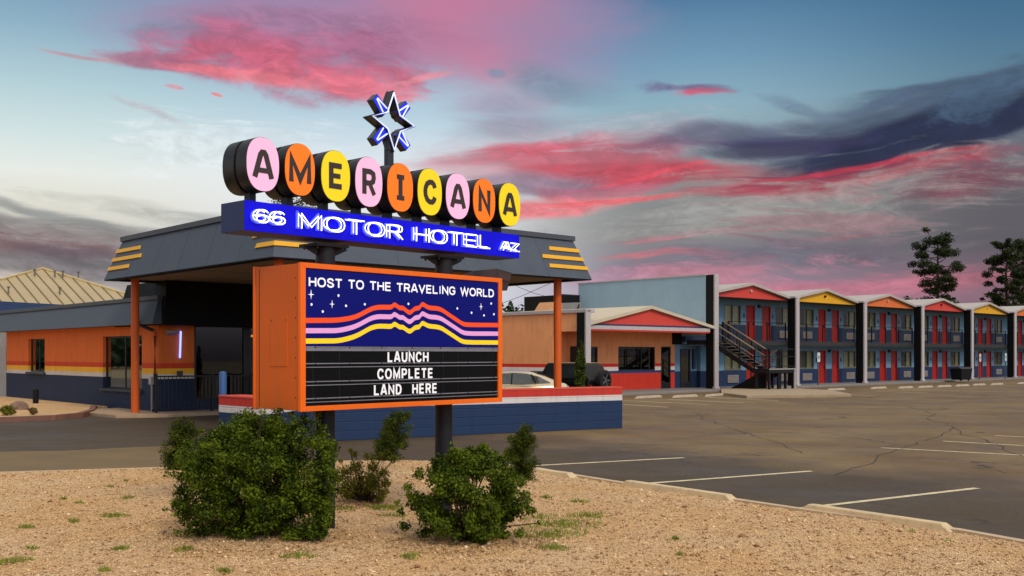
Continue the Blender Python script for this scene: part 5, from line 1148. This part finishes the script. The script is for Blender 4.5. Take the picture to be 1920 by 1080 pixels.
CP = mat('car_cream', (206, 190, 156), .25, metal=.2, var=.03, coat=1)
a = math.atan2(.45, 1); Yc = 34.2
sedan(((935-CX)/F*Yc, Yc, 0), math.radians(8), 'cream rounded sedan parked behind the low striped wall beside the orange canopy post', CP)
def jeep(loc, rz):
    c_ = thing('parked_car', 'black boxy off-road car with tan soft top and a spare wheel on its tail', 'car', loc, rz); J = mat('jeep_black', (14, 14, 16), .3, var=.1, coat=.6)
    mb = MB(); mb.prism_xz([(-1.95, .45), (1.8, .45), (1.85, 1.06), (-.7, 1.08), (-1.95, 1.0)], -.72, .72); mb.build('body', J, c_, bevel=.04)
    mb = MB(); mb.prism_xz([(-.72, 1.05), (-.36, 1.62), (-.26, 1.68), (1.3, 1.68), (1.48, 1.6), (1.82, 1.07)], -.66, .66)
    tp = mb.build('soft_top', mat('top_black', (36, 34, 32), .85, var=.1), c_, bevel=.04)
    mb = MB(); mb.box(-.3, 1.34, -.62, .62, 1.675, 1.705); mb.build('top_panel', mat('top_tan', (150, 132, 104), .85, var=.1), c_, bevel=.02)
    for s_ in (-1, 1):
        mb = MB()
        mb.prism_xz([(-.50, 1.12), (-.2, 1.56), (.2, 1.56), (.2, 1.12)], min(s_*.655, s_*.68), max(s_*.655, s_*.68)); mb.build('side_window', mat('window_tint2', (52, 56, 60), .15, var=.3, vscale=4), c_)
        mb = MB(); mb.prism_xz([(.34, 1.14), (.34, 1.56), (1.28, 1.56), (1.56, 1.14)], min(s_*.655, s_*.68), max(s_*.655, s_*.68)); mb.build('side_window', _m['window_tint2'], c_)
        for x in (-1.35, 1.2):
            wheel(x, s_*.72, .38, .25, c_)
            mb = MB(); mb.prism_xz([(x-.5, .62), (x-.42, .84), (x+.42, .84), (x+.5, .62), (x+.44, .62), (x+.36, .79), (x-.36, .79), (x-.44, .62)], min(s_*.7, s_*.92), max(s_*.7, s_*.92)); mb.build('fender', J, c_)
        mb = MB(); mb.tube([(-1.96, s_*.5, .82), (-1.90, s_*.5, .82)], .1, 14); mb.build('headlight', _m['lamp_glass'], c_)
        mb = MB(); mb.box(1.84, 1.88, s_*.62-.06, s_*.62+.06, .75, .9); mb.build('tail_light', _m['lamp_red'], c_)
    mb = MB(); mb.hexa([(-.77, -.58, 1.1), (-.77, .58, 1.1), (-.46, .54, 1.58), (-.46, -.54, 1.58)], [(-.75, -.6, 1.1), (-.75, .6, 1.1), (-.42, .54, 1.58), (-.42, -.54, 1.58)]); mb.build('windscreen', _m['window_tint2'], c_)
    w_ = wheel(0, 0, .38, .24, c_)
    w_.name = 'spare_wheel'; w_.rotation_euler = (0, 0, math.radians(90)); w_.location = (2.02, 0, .68)
    mb = MB(); mb.box(-2.1, -1.98, -.75, .75, .45, .6); mb.box(1.87, 1.95, -.75, .75, .4, .52); mb.build('bumper', BLKM, c_, bevel=.02)
    return c_
Yj = 37.2; jeep(((1056-CX)/F*Yj, Yj, 0), math.radians(-42)).scale = (.9, .9, .95)
# ================================================================== tan metal roof building at far left
tr = thing('metal_roof_building', 'building with tan standing seam metal roof behind the motel office', 'building')
apx = Vector(((80-CX)/F*60, 60, H+(HY-504)*60/F)); nh = Vector((-CA.v[0], -CA.v[1], 0)); nrm_ = Vector((nh.x*.44, nh.y*.44, 1)).normalized()
def onroof(px, py):
    d = Vector(((px-CX)/F, 1, (HY-py)/F)); o = Vector((0, 0, H)); return o+d*((apx-o).dot(nrm_)/d.dot(nrm_))
quad = [apx, onroof(252, 557), onroof(330, 582), onroof(330, 640), onroof(-120, 640), onroof(-120, 557), onroof(0, 525)]
mb = MB(); low = [p-Vector((0, 0, .12)) for p in quad]; mb.hexa([tuple(p) for p in quad], [tuple(p) for p in low])
back = apx+Vector((CA.v[0], CA.v[1], 0))*8-Vector((0, 0, 3.5)); ru_ = Vector((CA.u[0], CA.u[1], 0))
mb.poly([tuple(quad[0]), tuple(quad[1]), tuple(quad[2]), tuple(back+ru_*8), tuple(back-ru_*8), tuple(quad[5]), tuple(quad[6])])
mb.build('roof', mat('tan_metal_roof', (170, 150, 110), .45, var=.08, vscale=.6, dirt=.12), tr)
fall = Vector((nh.x, nh.y, -.44)).normalized(); acr = fall.cross(nrm_).normalized(); step = .62
def inside(p):
    P = [((v-apx).dot(acr), (v-apx).dot(fall)) for v in quad]; x, y = (p-apx).dot(acr), (p-apx).dot(fall); c_ = False; n = len(P)
    for i in range(n):
        (x1, y1), (x2, y2) = P[i], P[(i+1) % n]
        if (y1 > y) != (y2 > y) and x < (x2-x1)*(y-y1)/(y2-y1)+x1: c_ = not c_
    return c_
mb = MB()
for k in range(-24, 25):
    run = [apx+acr*k*step+fall*t*.1 for t in range(0, 220)]; ins = [p for p in run if inside(p)]
    if len(ins) > 3: mb.bar(ins[0]+nrm_*.02, ins[-1]+nrm_*.02, .05)
tag(mb.build('standing_seam', mat('seam_shade', (112, 94, 66), .5), tr), kind='stuff')
mb = MB(); mb.tube([quad[6]+nrm_*.03, quad[0]+nrm_*.03, quad[1]+nrm_*.03, quad[2]+nrm_*.03], .07, 6); mb.build('ridge_cap', mat('tan_cap', (196, 172, 118), .5), tr)
for (px, py) in ((65, 512), (103, 514), (118, 514), (147, 516), (16, 545), (112, 546)):
    p = onroof(px, py+6); mb = MB(); mb.tube([p, p+Vector((0, 0, .34))], .045, 8); mb.tube([p+Vector((0, 0, .34)), p+Vector((0, 0, .40))], .09, 8); mb.build('roof_vent', mat('vent_grey', (110, 104, 96), .5), tr)
c_ = Vector((apx.x, apx.y, 0))+Vector((CA.v[0], CA.v[1], 0))*1.0-ru_*1.5
mb = MB(); q4 = [c_+ru_*6.5-Vector((CA.v[0], CA.v[1], 0))*4, c_+ru_*6.5+Vector((CA.v[0], CA.v[1], 0))*5, c_-ru_*8+Vector((CA.v[0], CA.v[1], 0))*5, c_-ru_*8-Vector((CA.v[0], CA.v[1], 0))*4]
mb.hexa([(p.x, p.y, 0) for p in q4], [(p.x, p.y, 4.2) for p in q4]); mb.build('wall', mat('tan_wall', (168, 150, 120), .8), tr)
np_ = thing('blue_parapet', 'navy blue roof parapet rising behind the grey office roof', 'parapet')
Yp = 50; zz = lambda y: H+(HY-y)*Yp/F; xx = lambda p: (p-CX)/F*Yp
mb = MB(); mb.prism_xz([(xx(-120), 3.0), (xx(140), 3.0), (xx(116), zz(571)), (xx(5), zz(565)), (xx(-120), zz(560))], Yp, Yp+.3); mb.build('panel', mat('parapet_navy', (40, 60, 96), .7), np_)
mb = MB(); mb.box(xx(-120), xx(100), Yp, Yp+6, 0, 3.0); mb.build('wall', mat('tan_wall', 0) if False else _m['tan_wall'], np_)
# ================================================================== plants
LF = leafmat('bush_leaf', (22, 42, 9), (132, 152, 38), .42); LFY = leafmat('shrub_leaf_yellow', (76, 88, 20), (160, 152, 52), .4); CONL = leafmat('conifer_leaf', (24, 42, 12), (112, 122, 30), .3)
BRK = mat('bark', (62, 46, 34), .9, var=.25, vscale=12, bump=.5)
def bush(name, label, cat, ox, oy, clusters, n, size, m, seed, nbr=16, aspect=.55, hgt=1.2, group=None, stem_r=.012):
    z0 = GZ(ox, oy)-.02; t_ = thing(name, label, cat, (ox, oy, z0), 0, group); leaves('foliage', clusters, n, size, m, t_, seed, aspect, .35, .35, zmin=.02)
    mb = MB(); rng = random.Random(seed)
    for i in range(nbr):
        c_ = clusters[rng.randrange(len(clusters))]; b = Vector((rng.uniform(-.08, .08), rng.uniform(-.08, .08), 0)); e = Vector(c_[:3]); k = b.lerp(e, .5)+Vector((rng.uniform(-.05, .05), rng.uniform(-.05, .05), .05))
        mb.tube([b, b.lerp(k, .6), k, e], stem_r, 5, stem_r*.35)
    mb.build('stems', BRK, t_); return t_
def round_clusters(w, d, h, n, r, seed, spikes=8, low=.08):
    rng = random.Random(seed); out = []
    for i in range(n):
        a = rng.uniform(0, 6.283); v = rng.random(); z = low+v*(h-low); prof = math.sin(math.pi*min(1, (v*.86+.12)))**.55; q = rng.random()**.4
        rr = r*rng.uniform(.6, 1.25); out.append((math.cos(a)*w/2*prof*q*.9, math.sin(a)*d/2*prof*q*.9, z*.94, rr, rr, rr*.85))
    for i in range(spikes):
        a = rng.uniform(0, 6.283); v = rng.uniform(.15, 1); prof = math.sin(math.pi*(v*.86+.12))**.55; s = rng.uniform(1.0, 1.18)
        for k in range(3): q = s*(.86+.1*k); rr = r*(.6-.16*k); out.append((math.cos(a)*w/2*prof*q, math.sin(a)*d/2*prof*q, (low+v*(h-low))*(1+.03*k), rr, rr, rr))
    return out
# big bush in front of the left pole
def place(px, py, zg=.15): Y = F*(H-zg)/(py-HY); return (px-CX)/F*Y, Y
bx, by = place(473, 1005); K = by/F
cl = []
for (cx_, cz_, w_, h_, n_, r_) in ((0, 0, 265, 225, 100, .14), (-70, 0, 130, 165, 20, .12)): cl += [(x+cx_*K, y, z, a_1, b_1, c_1) for x, y, z, a_1, b_1, c_1 in round_clusters(w_*K, 1.25, h_*K, n_, r_, 31+n_, 10)]
for (px, py, r_) in ((345, 852, 22), (352, 905, 18), (338, 962, 20), (372, 990, 24), (362, 835, 18), (520, 790, 20), (519, 778, 13), (476, 792, 14), (560, 792, 16), (571, 783, 11), (444, 805, 15), (600, 812, 16), (617, 840, 18), (398, 820, 16), (622, 900, 16), (612, 960, 22), (585, 1000, 24), (420, 1010, 24), (328, 945, 12), (355, 880, 14), (505, 812, 22), (330, 985, 10), (590, 830, 24), (600, 870, 26), (602, 915, 26), (595, 955, 28), (570, 800, 20), (398, 850, 30), (420, 880, 34), (440, 850, 34), (400, 920, 30), (430, 940, 34), (470, 900, 36), (470, 850, 34), (540, 830, 26), (430, 800, 9), (425, 790, 6), (456, 780, 7), (500, 772, 8), (530, 770, 7), (548, 778, 8), (590, 780, 8), (604, 790, 7), (380, 808, 8), (352, 832, 9), (612, 858, 17), (616, 890, 17), (614, 925, 19), (612, 960, 20), (606, 985, 18), (618, 835, 13), (334, 870, 7), (326, 925, 7), (322, 950, 6), (345, 1000, 9), (395, 1022, 10), (560, 880, 34), (520, 900, 36), (560, 940, 34), (480, 960, 36)):
    rr = r_*K; cl.append(((px-473)*K, random.uniform(-.25, .25), (1005-py)*K, rr, rr, rr))
for (px, py, r_) in ((622, 850, 13), (620, 880, 15), (622, 910, 15), (620, 940, 17), (618, 970, 18), (612, 995, 18), (596, 880, 26), (594, 930, 28), (592, 975, 28), (596, 1005, 22), (560, 1005, 26), (605, 825, 18), (575, 820, 22)): rr = r_*K; cl.append(((px-473)*K, -.25, (1005-py)*K, rr, rr*1.3, rr))
bush('bush', 'large dense dark green bush in front of the left sign pole', 'bush', bx, by, cl, 66000, .0155, LF, 11, 46)
bx, by = place(880, 1012); K = by/F
cl = round_clusters(215*K, 1.0, 172*K, 80, .125, 5, 12)
for (px, py, r_) in ((850, 838, 9), (858, 850, 12), (846, 826, 5), (905, 845, 16), (925, 850, 12), (880, 842, 10), (785, 885, 14), (765, 910, 12), (775, 940, 16), (762, 975, 13), (795, 1000, 18), (975, 900, 15), (985, 930, 16), (1000, 958, 10), (1010, 975, 6), (960, 880, 12), (975, 990, 12), (940, 1005, 20), (900, 1020, 18), (755, 950, 8), (748, 935, 6), (990, 945, 8)):
    rr = r_*K; cl.append(((px-880)*K, random.uniform(-.2, .2), (1012-py)*K, rr, rr, rr))
bush('bush', 'medium rounded green bush in front of the right sign pole', 'bush', bx, by, cl, 31000, .016, LF, 12, 30)
bx, by = place(684, 940); K = by/F; cl = []
for (px, py, r_) in ((684, 900, 24), (660, 905, 20), (705, 895, 20), (650, 880, 14), (672, 870, 16), (700, 870, 13), (722, 880, 13), (735, 860, 9), (664, 848, 8), (660, 838, 6), (690, 850, 9), (715, 850, 7), (645, 915, 14), (720, 915, 14), (680, 925, 22), (655, 930, 14), (710, 930, 14), (636, 895, 8), (728, 898, 10), (728, 840, 5), (640, 860, 5)):
    rr = r_*K; cl.append(((px-684)*K, random.uniform(-.18, .18), (940-py)*K, rr, rr, rr))
bush('bush', 'sparse yellowish shrub with thin twigs between the two sign poles', 'bush', bx, by, cl, 5200, .015, LFY, 13, 60, stem_r=.005)
def conifer(px, pyb, pyt, wpx, label, lean, seed, n=17000, zg=None, m=None):
    Y = F*(H-.1)/(pyb-HY); X = (px-CX)/F*Y; z0 = GZ(X, Y) if zg is None else zg; K = Y/F; h = (pyb-pyt)*K; w_ = wpx*K; rng = random.Random(seed); cl = []
    t_ = thing('conifer', label, 'conifer', (X, Y, z0-.02))
    for i in range(90):
        v = rng.random(); prof = (math.sin(math.pi*min(1, v*.74+.16)))**.6*(1-.12*v)*rng.uniform(.8, 1.15); a = rng.uniform(0, 6.283); q = rng.uniform(.2, 1)
        cl.append((lean*v*h+math.cos(a)*w_/2*prof*q*.85, math.sin(a)*w_/2*prof*q*.8, h*(.04+.9*v), w_*.2*(1.1-.5*v), w_*.2*(1.1-.5*v), h*.10))
    for k in range(3): cl.append((lean*h*(.96+.03*k), 0, h*(.93+.035*k), w_*.07/(k+1), w_*.07/(k+1), h*.05))
    leaves('foliage', cl, n, .0145*K/.0075, m or CONL, t_, seed, .35, .3, .8)
    mb = MB(); mb.tube([(0, 0, -.05), (lean*h*.3, 0, h*.3), (lean*h*.9, 0, h*.88)], w_*.045, 7, w_*.012); mb.build('trunk', BRK, t_)
conifer(332, 888, 785, 78, 'small dark conifer left of the large bush at the gravel back edge', .12, 21)
conifer(722, 866, 768, 76, 'small leaning green conifer between the sign poles at the low wall', .3, 22)
conifer(977, 905, 797, 76, 'small dark conifer at the right end of the gravel by a wheel stop', .05, 23)
Y = 28.8; X = (1085-CX)/F*Y; t_ = thing('cypress', 'slim young columnar cypress behind the low wall beside the orange post', 'cypress', (X, Y, 0)); K = Y/F
top = H+(HY-640)*K; rng = random.Random(4); cl = []
for i in range(50): v = i/49; w_ = 11*K*(math.sin(math.pi*(.18+.78*v))**.7); a = rng.uniform(0, 6.28); cl.append((math.cos(a)*w_*.55+(.08*v), math.sin(a)*w_*.55, .35+(top-.4)*v, w_*.5+.02, w_*.5+.02, .12))
leaves('foliage', cl, 7000, .035, leafmat('cypress_leaf', (46, 62, 22), (104, 112, 44), .25), t_, 4, .4, .3, .8); mb = MB(); mb.tube([(0, 0, 0), (.05, 0, top*.9)], .04, 6, .012); mb.build('trunk', BRK, t_)
# weeds, small plants
def tufts(name, spots, n, m, label, zf, seed, h=.06, lab_cat='grass'):
    rng = np.random.default_rng(seed); V = []; 
    for (x0_, y0_, rad, cnt) in spots:
        for i in range(cnt):
            a = rng.random()*6.28; r_ = rad*rng.random()**.7; x, y = x0_+math.cos(a)*r_, y0_+math.sin(a)*r_*.8
            z = GZ(x, y) if zf is None else zf; hh = h*(.4+rng.random()*.8)*(1-.5*r_/rad); t = rng.random()*6.28; dx, dy = math.cos(t)*.006, math.sin(t)*.006; lx, ly = rng.normal(0, .45, 2)*hh
            V += [(x-dx, y-dy, z), (x+dx, y+dy, z), (x+lx, y+ly, z+hh)]
    V = np.array(V); n_ = len(V)//3; me = bpy.data.meshes.new(name); me.vertices.add(len(V)); me.vertices.foreach_set('co', V.ravel()); me.loops.add(len(V)); me.loops.foreach_set('vertex_index', np.arange(len(V))); me.polygons.add(n_)
    me.polygons.foreach_set('loop_start', np.arange(n_)*3); me.polygons.foreach_set('loop_total', np.full(n_, 3)); me.update(calc_edges=True); me.materials.append(m); o = bpy.data.objects.new(name, me); COL.objects.link(o); return tag(o, label, lab_cat, kind='stuff')
GR = leafmat('weed_green', (104, 122, 34), (176, 178, 84), .35)
sp_ = []
for (px, py, wpx, cnt) in ((50, 988, 16, 120), (22, 1052, 40, 240), (205, 915, 8, 60), (235, 902, 8, 50), (238, 938, 14, 80), (150, 948, 10, 60), (138, 978, 12, 90), (215, 968, 26, 200), (225, 1030, 18, 80), (60, 1028, 14, 60), (350, 950, 16, 60), (330, 965, 12, 50), (196, 1070, 12, 60), (345, 1030, 22, 120), (420, 1070, 18, 80), (1055, 985, 80, 560), (1030, 1005, 70, 420), (1100, 970, 60, 260), (1010, 970, 40, 160), (1085, 940, 22, 120), (1025, 935, 14, 60), (1040, 1030, 30, 160), (1265, 1012, 9, 70), (720, 950, 40, 420), (735, 965, 28, 160), (1275, 1040, 6, 30), (770, 1045, 22, 100), (1710, 990, 10, 30), (1780, 1010, 8, 30), (120, 940, 8, 30), (560, 1045, 40, 160), (650, 955, 22, 100)):
    x, y = place(px, py); sp_.append((x, y, wpx*y/F, cnt))
# a few larger stones, leaf litter under the bushes
tag(stones('scattered_stones', 900, -7.5, 8, 7.2, 18.5, SM, gz_fine, 15, .02, .045, lambda x, y: (sdist(x, y) > .1) & (np.abs(x) < y*.56+.5)), 'larger pinkish stones scattered here and there over the gravel bed', 'stones', kind='stuff')
def litter(name, spots, n_, m, seed):
    rng = np.random.default_rng(seed); cl = []
    V = np.empty((n_*len(spots), 4, 3)); k = 0
    for (cx_, cy_, rd) in spots:
        a = rng.random(n_)*6.28; r_ = rd*np.sqrt(rng.random(n_)); x = cx_+np.cos(a)*r_; y = cy_+np.sin(a)*r_*.8; z = gz_fine(x, y)+.008; s_ = .006+.008*rng.random(n_); t = rng.random(n_)*6.28
        dx, dy = np.cos(t)*s_, np.sin(t)*s_; h = rng.random((n_, 4))*.008
        for q, (ux, uy) in enumerate(((1, 0), (0, .6), (-1, 0), (0, -.6))): V[k:k+n_, q] = np.stack([x+dx*ux-dy*uy, y+dy*ux+dx*uy, z+h[:, q]], -1)
        k += n_
    P = len(V); me = bpy.data.meshes.new(name); me.vertices.add(P*4); me.vertices.foreach_set('co', V.ravel()); me.loops.add(P*4); me.loops.foreach_set('vertex_index', np.arange(P*4)); me.polygons.add(P)
    me.polygons.foreach_set('loop_start', np.arange(P)*4); me.polygons.foreach_set('loop_total', np.full(P, 4)); me.update(calc_edges=True); me.materials.append(m); o = bpy.data.objects.new(name, me); COL.objects.link(o)
    return tag(o, 'dry brown fallen leaves littering the gravel beneath the bushes', 'leaf litter', kind='stuff')
p1, p2, p3 = place(473, 1015), place(880, 1020), place(684, 945)
litter('leaf_litter', [(p1[0], p1[1], 1.0), (p2[0], p2[1], .8), (p3[0], p3[1], .5)], 1100, leafmat('litter_leaf', (70, 48, 26), (150, 112, 64), .1), 8)
# sealed cracks wandering across the lot
g = MB(); rng = random.Random(12)
for (a, b, wd) in (((1180, 800), (1900, 772), .05), ((1300, 775), (1500, 850), .04), ((1560, 890), (1760, 800), .04), ((1050, 845), (1420, 805), .035), ((1700, 760), (1910, 865), .05), ((40, 842), (500, 852), .04)):
    A = Vector(G(*a, .006)); B = Vector(G(*b, .006)); d = (B-A); nn = Vector((-d.y, d.x, 0)).normalized(); m_ = max(8, int(d.length/.35)); off_ = 0; P = []
    for i in range(m_+1): off_ += rng.uniform(-.09, .09); P.append(A+d*i/m_+nn*off_)
    Lf, Rt = stroke_pts([p.xy for p in P], wd); b0 = len(g.v)
    for p, q in zip(Lf, Rt): k = rng.uniform(.15, .6); c0_ = (p+q)/2; g.v += [(*(c0_+(p-c0_)*k), .006), (*(c0_+(q-c0_)*k), .006)]
    for i in range(m_): g.f.append((b0+2*i, b0+2*i+1, b0+2*i+3, b0+2*i+2))
struct(g, 'sealed_crack', mat('tar_seal', (34, 30, 27), .45, var=.3, vscale=4))
tufts('grass', sp_, 0, GR, 'low bright green weeds sprouting in patches through the gravel', None, 9)
def small_plant(px, py, w_, h_, label, m, seed):
    Y = F*(H-.12)/(py-HY); X = (px-CX)/F*Y; K = Y/F; t_ = thing('small_plant', label, 'plant', (X, Y, .11)); cl = round_clusters(w_*K, w_*K, h_*K, 14, .35*h_*K, seed, 3)
    leaves('foliage', cl, 1500, .03, m, t_, seed, .4, .3, .5); mb = MB()
    for i in range(8): c_ = cl[i]; mb.tube([(0, 0, 0), c_[:3]], .008, 5, .003)
    mb.build('stems', BRK, t_)
small_plant(14, 779, 26, 18, 'round green plant at the left edge of the far gravel bed', LFY, 41); small_plant(62, 778, 14, 12, 'small dry brown plant right of the rock in the far gravel bed', leafmat('dry_leaf', (100, 80, 50), (150, 124, 80), .2), 42)
rk = MB(); Y = F*(H-.12)/(768-HY); X = (36-CX)/F*Y; rng = random.Random(3); n = 10
for k, (rr, z) in enumerate(((1, 0), (1.05, .1), (.8, .22), (.35, .29))): rk.v += [(X+.3*rr*math.cos(6.283*i/n)*(1+rng.uniform(-.12, .12)), Y+.22*rr*math.sin(6.283*i/n)*(1+rng.uniform(-.12, .12)), .1+z) for i in range(n)]
for k in range(3):
    for i in range(n): rk.f.append((k*n+i, k*n+(i+1) % n, (k+1)*n+(i+1) % n, (k+1)*n+i))
rk.f.append(tuple(3*n+i for i in range(n))); tag(rk.build('rock', mat('rock_brown', (120, 98, 84), .9, var=.3, vscale=5, bump=.6), None), 'brown rock lying in the far gravel bed near the office wall', 'rock')
# tall ragged pines
PNL = leafmat('pine_needle', (24, 34, 18), (66, 78, 36), .15)
def pine(px, pyt, pyb, wpx, Y, label, seed, grp=None, n=16000):
    K = Y/F; X = (px-CX)*K; top = H+(HY-pyt)*K; bot = H+(HY-pyb)*K; t_ = thing('pine_tree', label, 'tree', (X, Y, -.1), 0, grp); rng = random.Random(seed); w_ = wpx*K/2
    mb = MB(); P = [(0, 0, 0), (rng.uniform(-.2, .2), 0, top*.35), (rng.uniform(-.2, .2), 0, top*.7), (0, 0, top*.97)]; mb.tube(P, .30, 9, .05); tk = mb.build('trunk', BRK, t_)
    cl = []; mb = MB(); nl = 52
    for i in range(nl):
        v = i/(nl-1); z = bot-1.5+(top-bot+1.3)*v; L_ = w_*(.5+.6*math.sin(math.pi*min(1, .22+.75*(1-v)))-.15)*rng.uniform(.55, 1.08)*(1 if v < .85 else .7); a = i*2.4+rng.uniform(-.4, .4)
        e = Vector((math.cos(a)*L_, math.sin(a)*L_, z+rng.uniform(-.2, .9))); s = Vector((0, 0, z-.25)); k = s.lerp(e, .55)+Vector((rng.uniform(-.3, .3), rng.uniform(-.3, .3), -.15)); mb.tube([s, k, e], .055, 5, .02)
        for q in (1.0, .72): 
            if q < 1 and rng.random() < .35: continue
            c_ = s.lerp(e, q)+Vector((rng.uniform(-.15, .15), rng.uniform(-.15, .15), .1)); rr = w_*rng.uniform(.16, .32)*(q*.4+.6); cl.append((*c_, rr*1.1, rr*1.1, rr*.7))
    cl.append((0, 0, top-.2, w_*.2, w_*.2, .35)); mb.build('limbs', BRK, t_); leaves('crown', cl, n, .12*Y/110+.01, PNL, t_, seed, .35, .25, .5)
pine(1758, 442, 562, 84, 110, 'tall open-crowned pine behind the second red gable roof', 61)
pine(1888, 455, 570, 68, 112, 'dense pine left of another at the right edge behind the roofs', 62)
pine(1935, 452, 572, 90, 116, 'pine partly cut off by the right picture edge behind the roofs', 65)
pine(548, 362, 520, 112, 62, 'pine top glimpsed between the letter discs and blue box above canopy', 63, n=6000)
# thin power lines seen beyond the canopy post
for i, (a, b) in enumerate((((700, 610), (1083, 505)), ((880, 470), (1083, 560)))):
    Y = 90; mb = MB(); A = Vector(((a[0]-CX)/F*Y, Y, H+(HY-a[1])/F*Y)); B = Vector(((b[0]-CX)/F*(Y-10), Y-10, H+(HY-b[1])/F*(Y-10))); mb.tube([A.lerp(B, t/8)-Vector((0, 0, 1.2*(1-(t/4-1)**2))) for t in range(9)], .022, 4)
    tag(mb.build('power_line', BLKM, None), ['thin overhead wire rising to the right beyond the canopy post', 'thin overhead wire falling to the right beyond the canopy post'][i], 'wire')
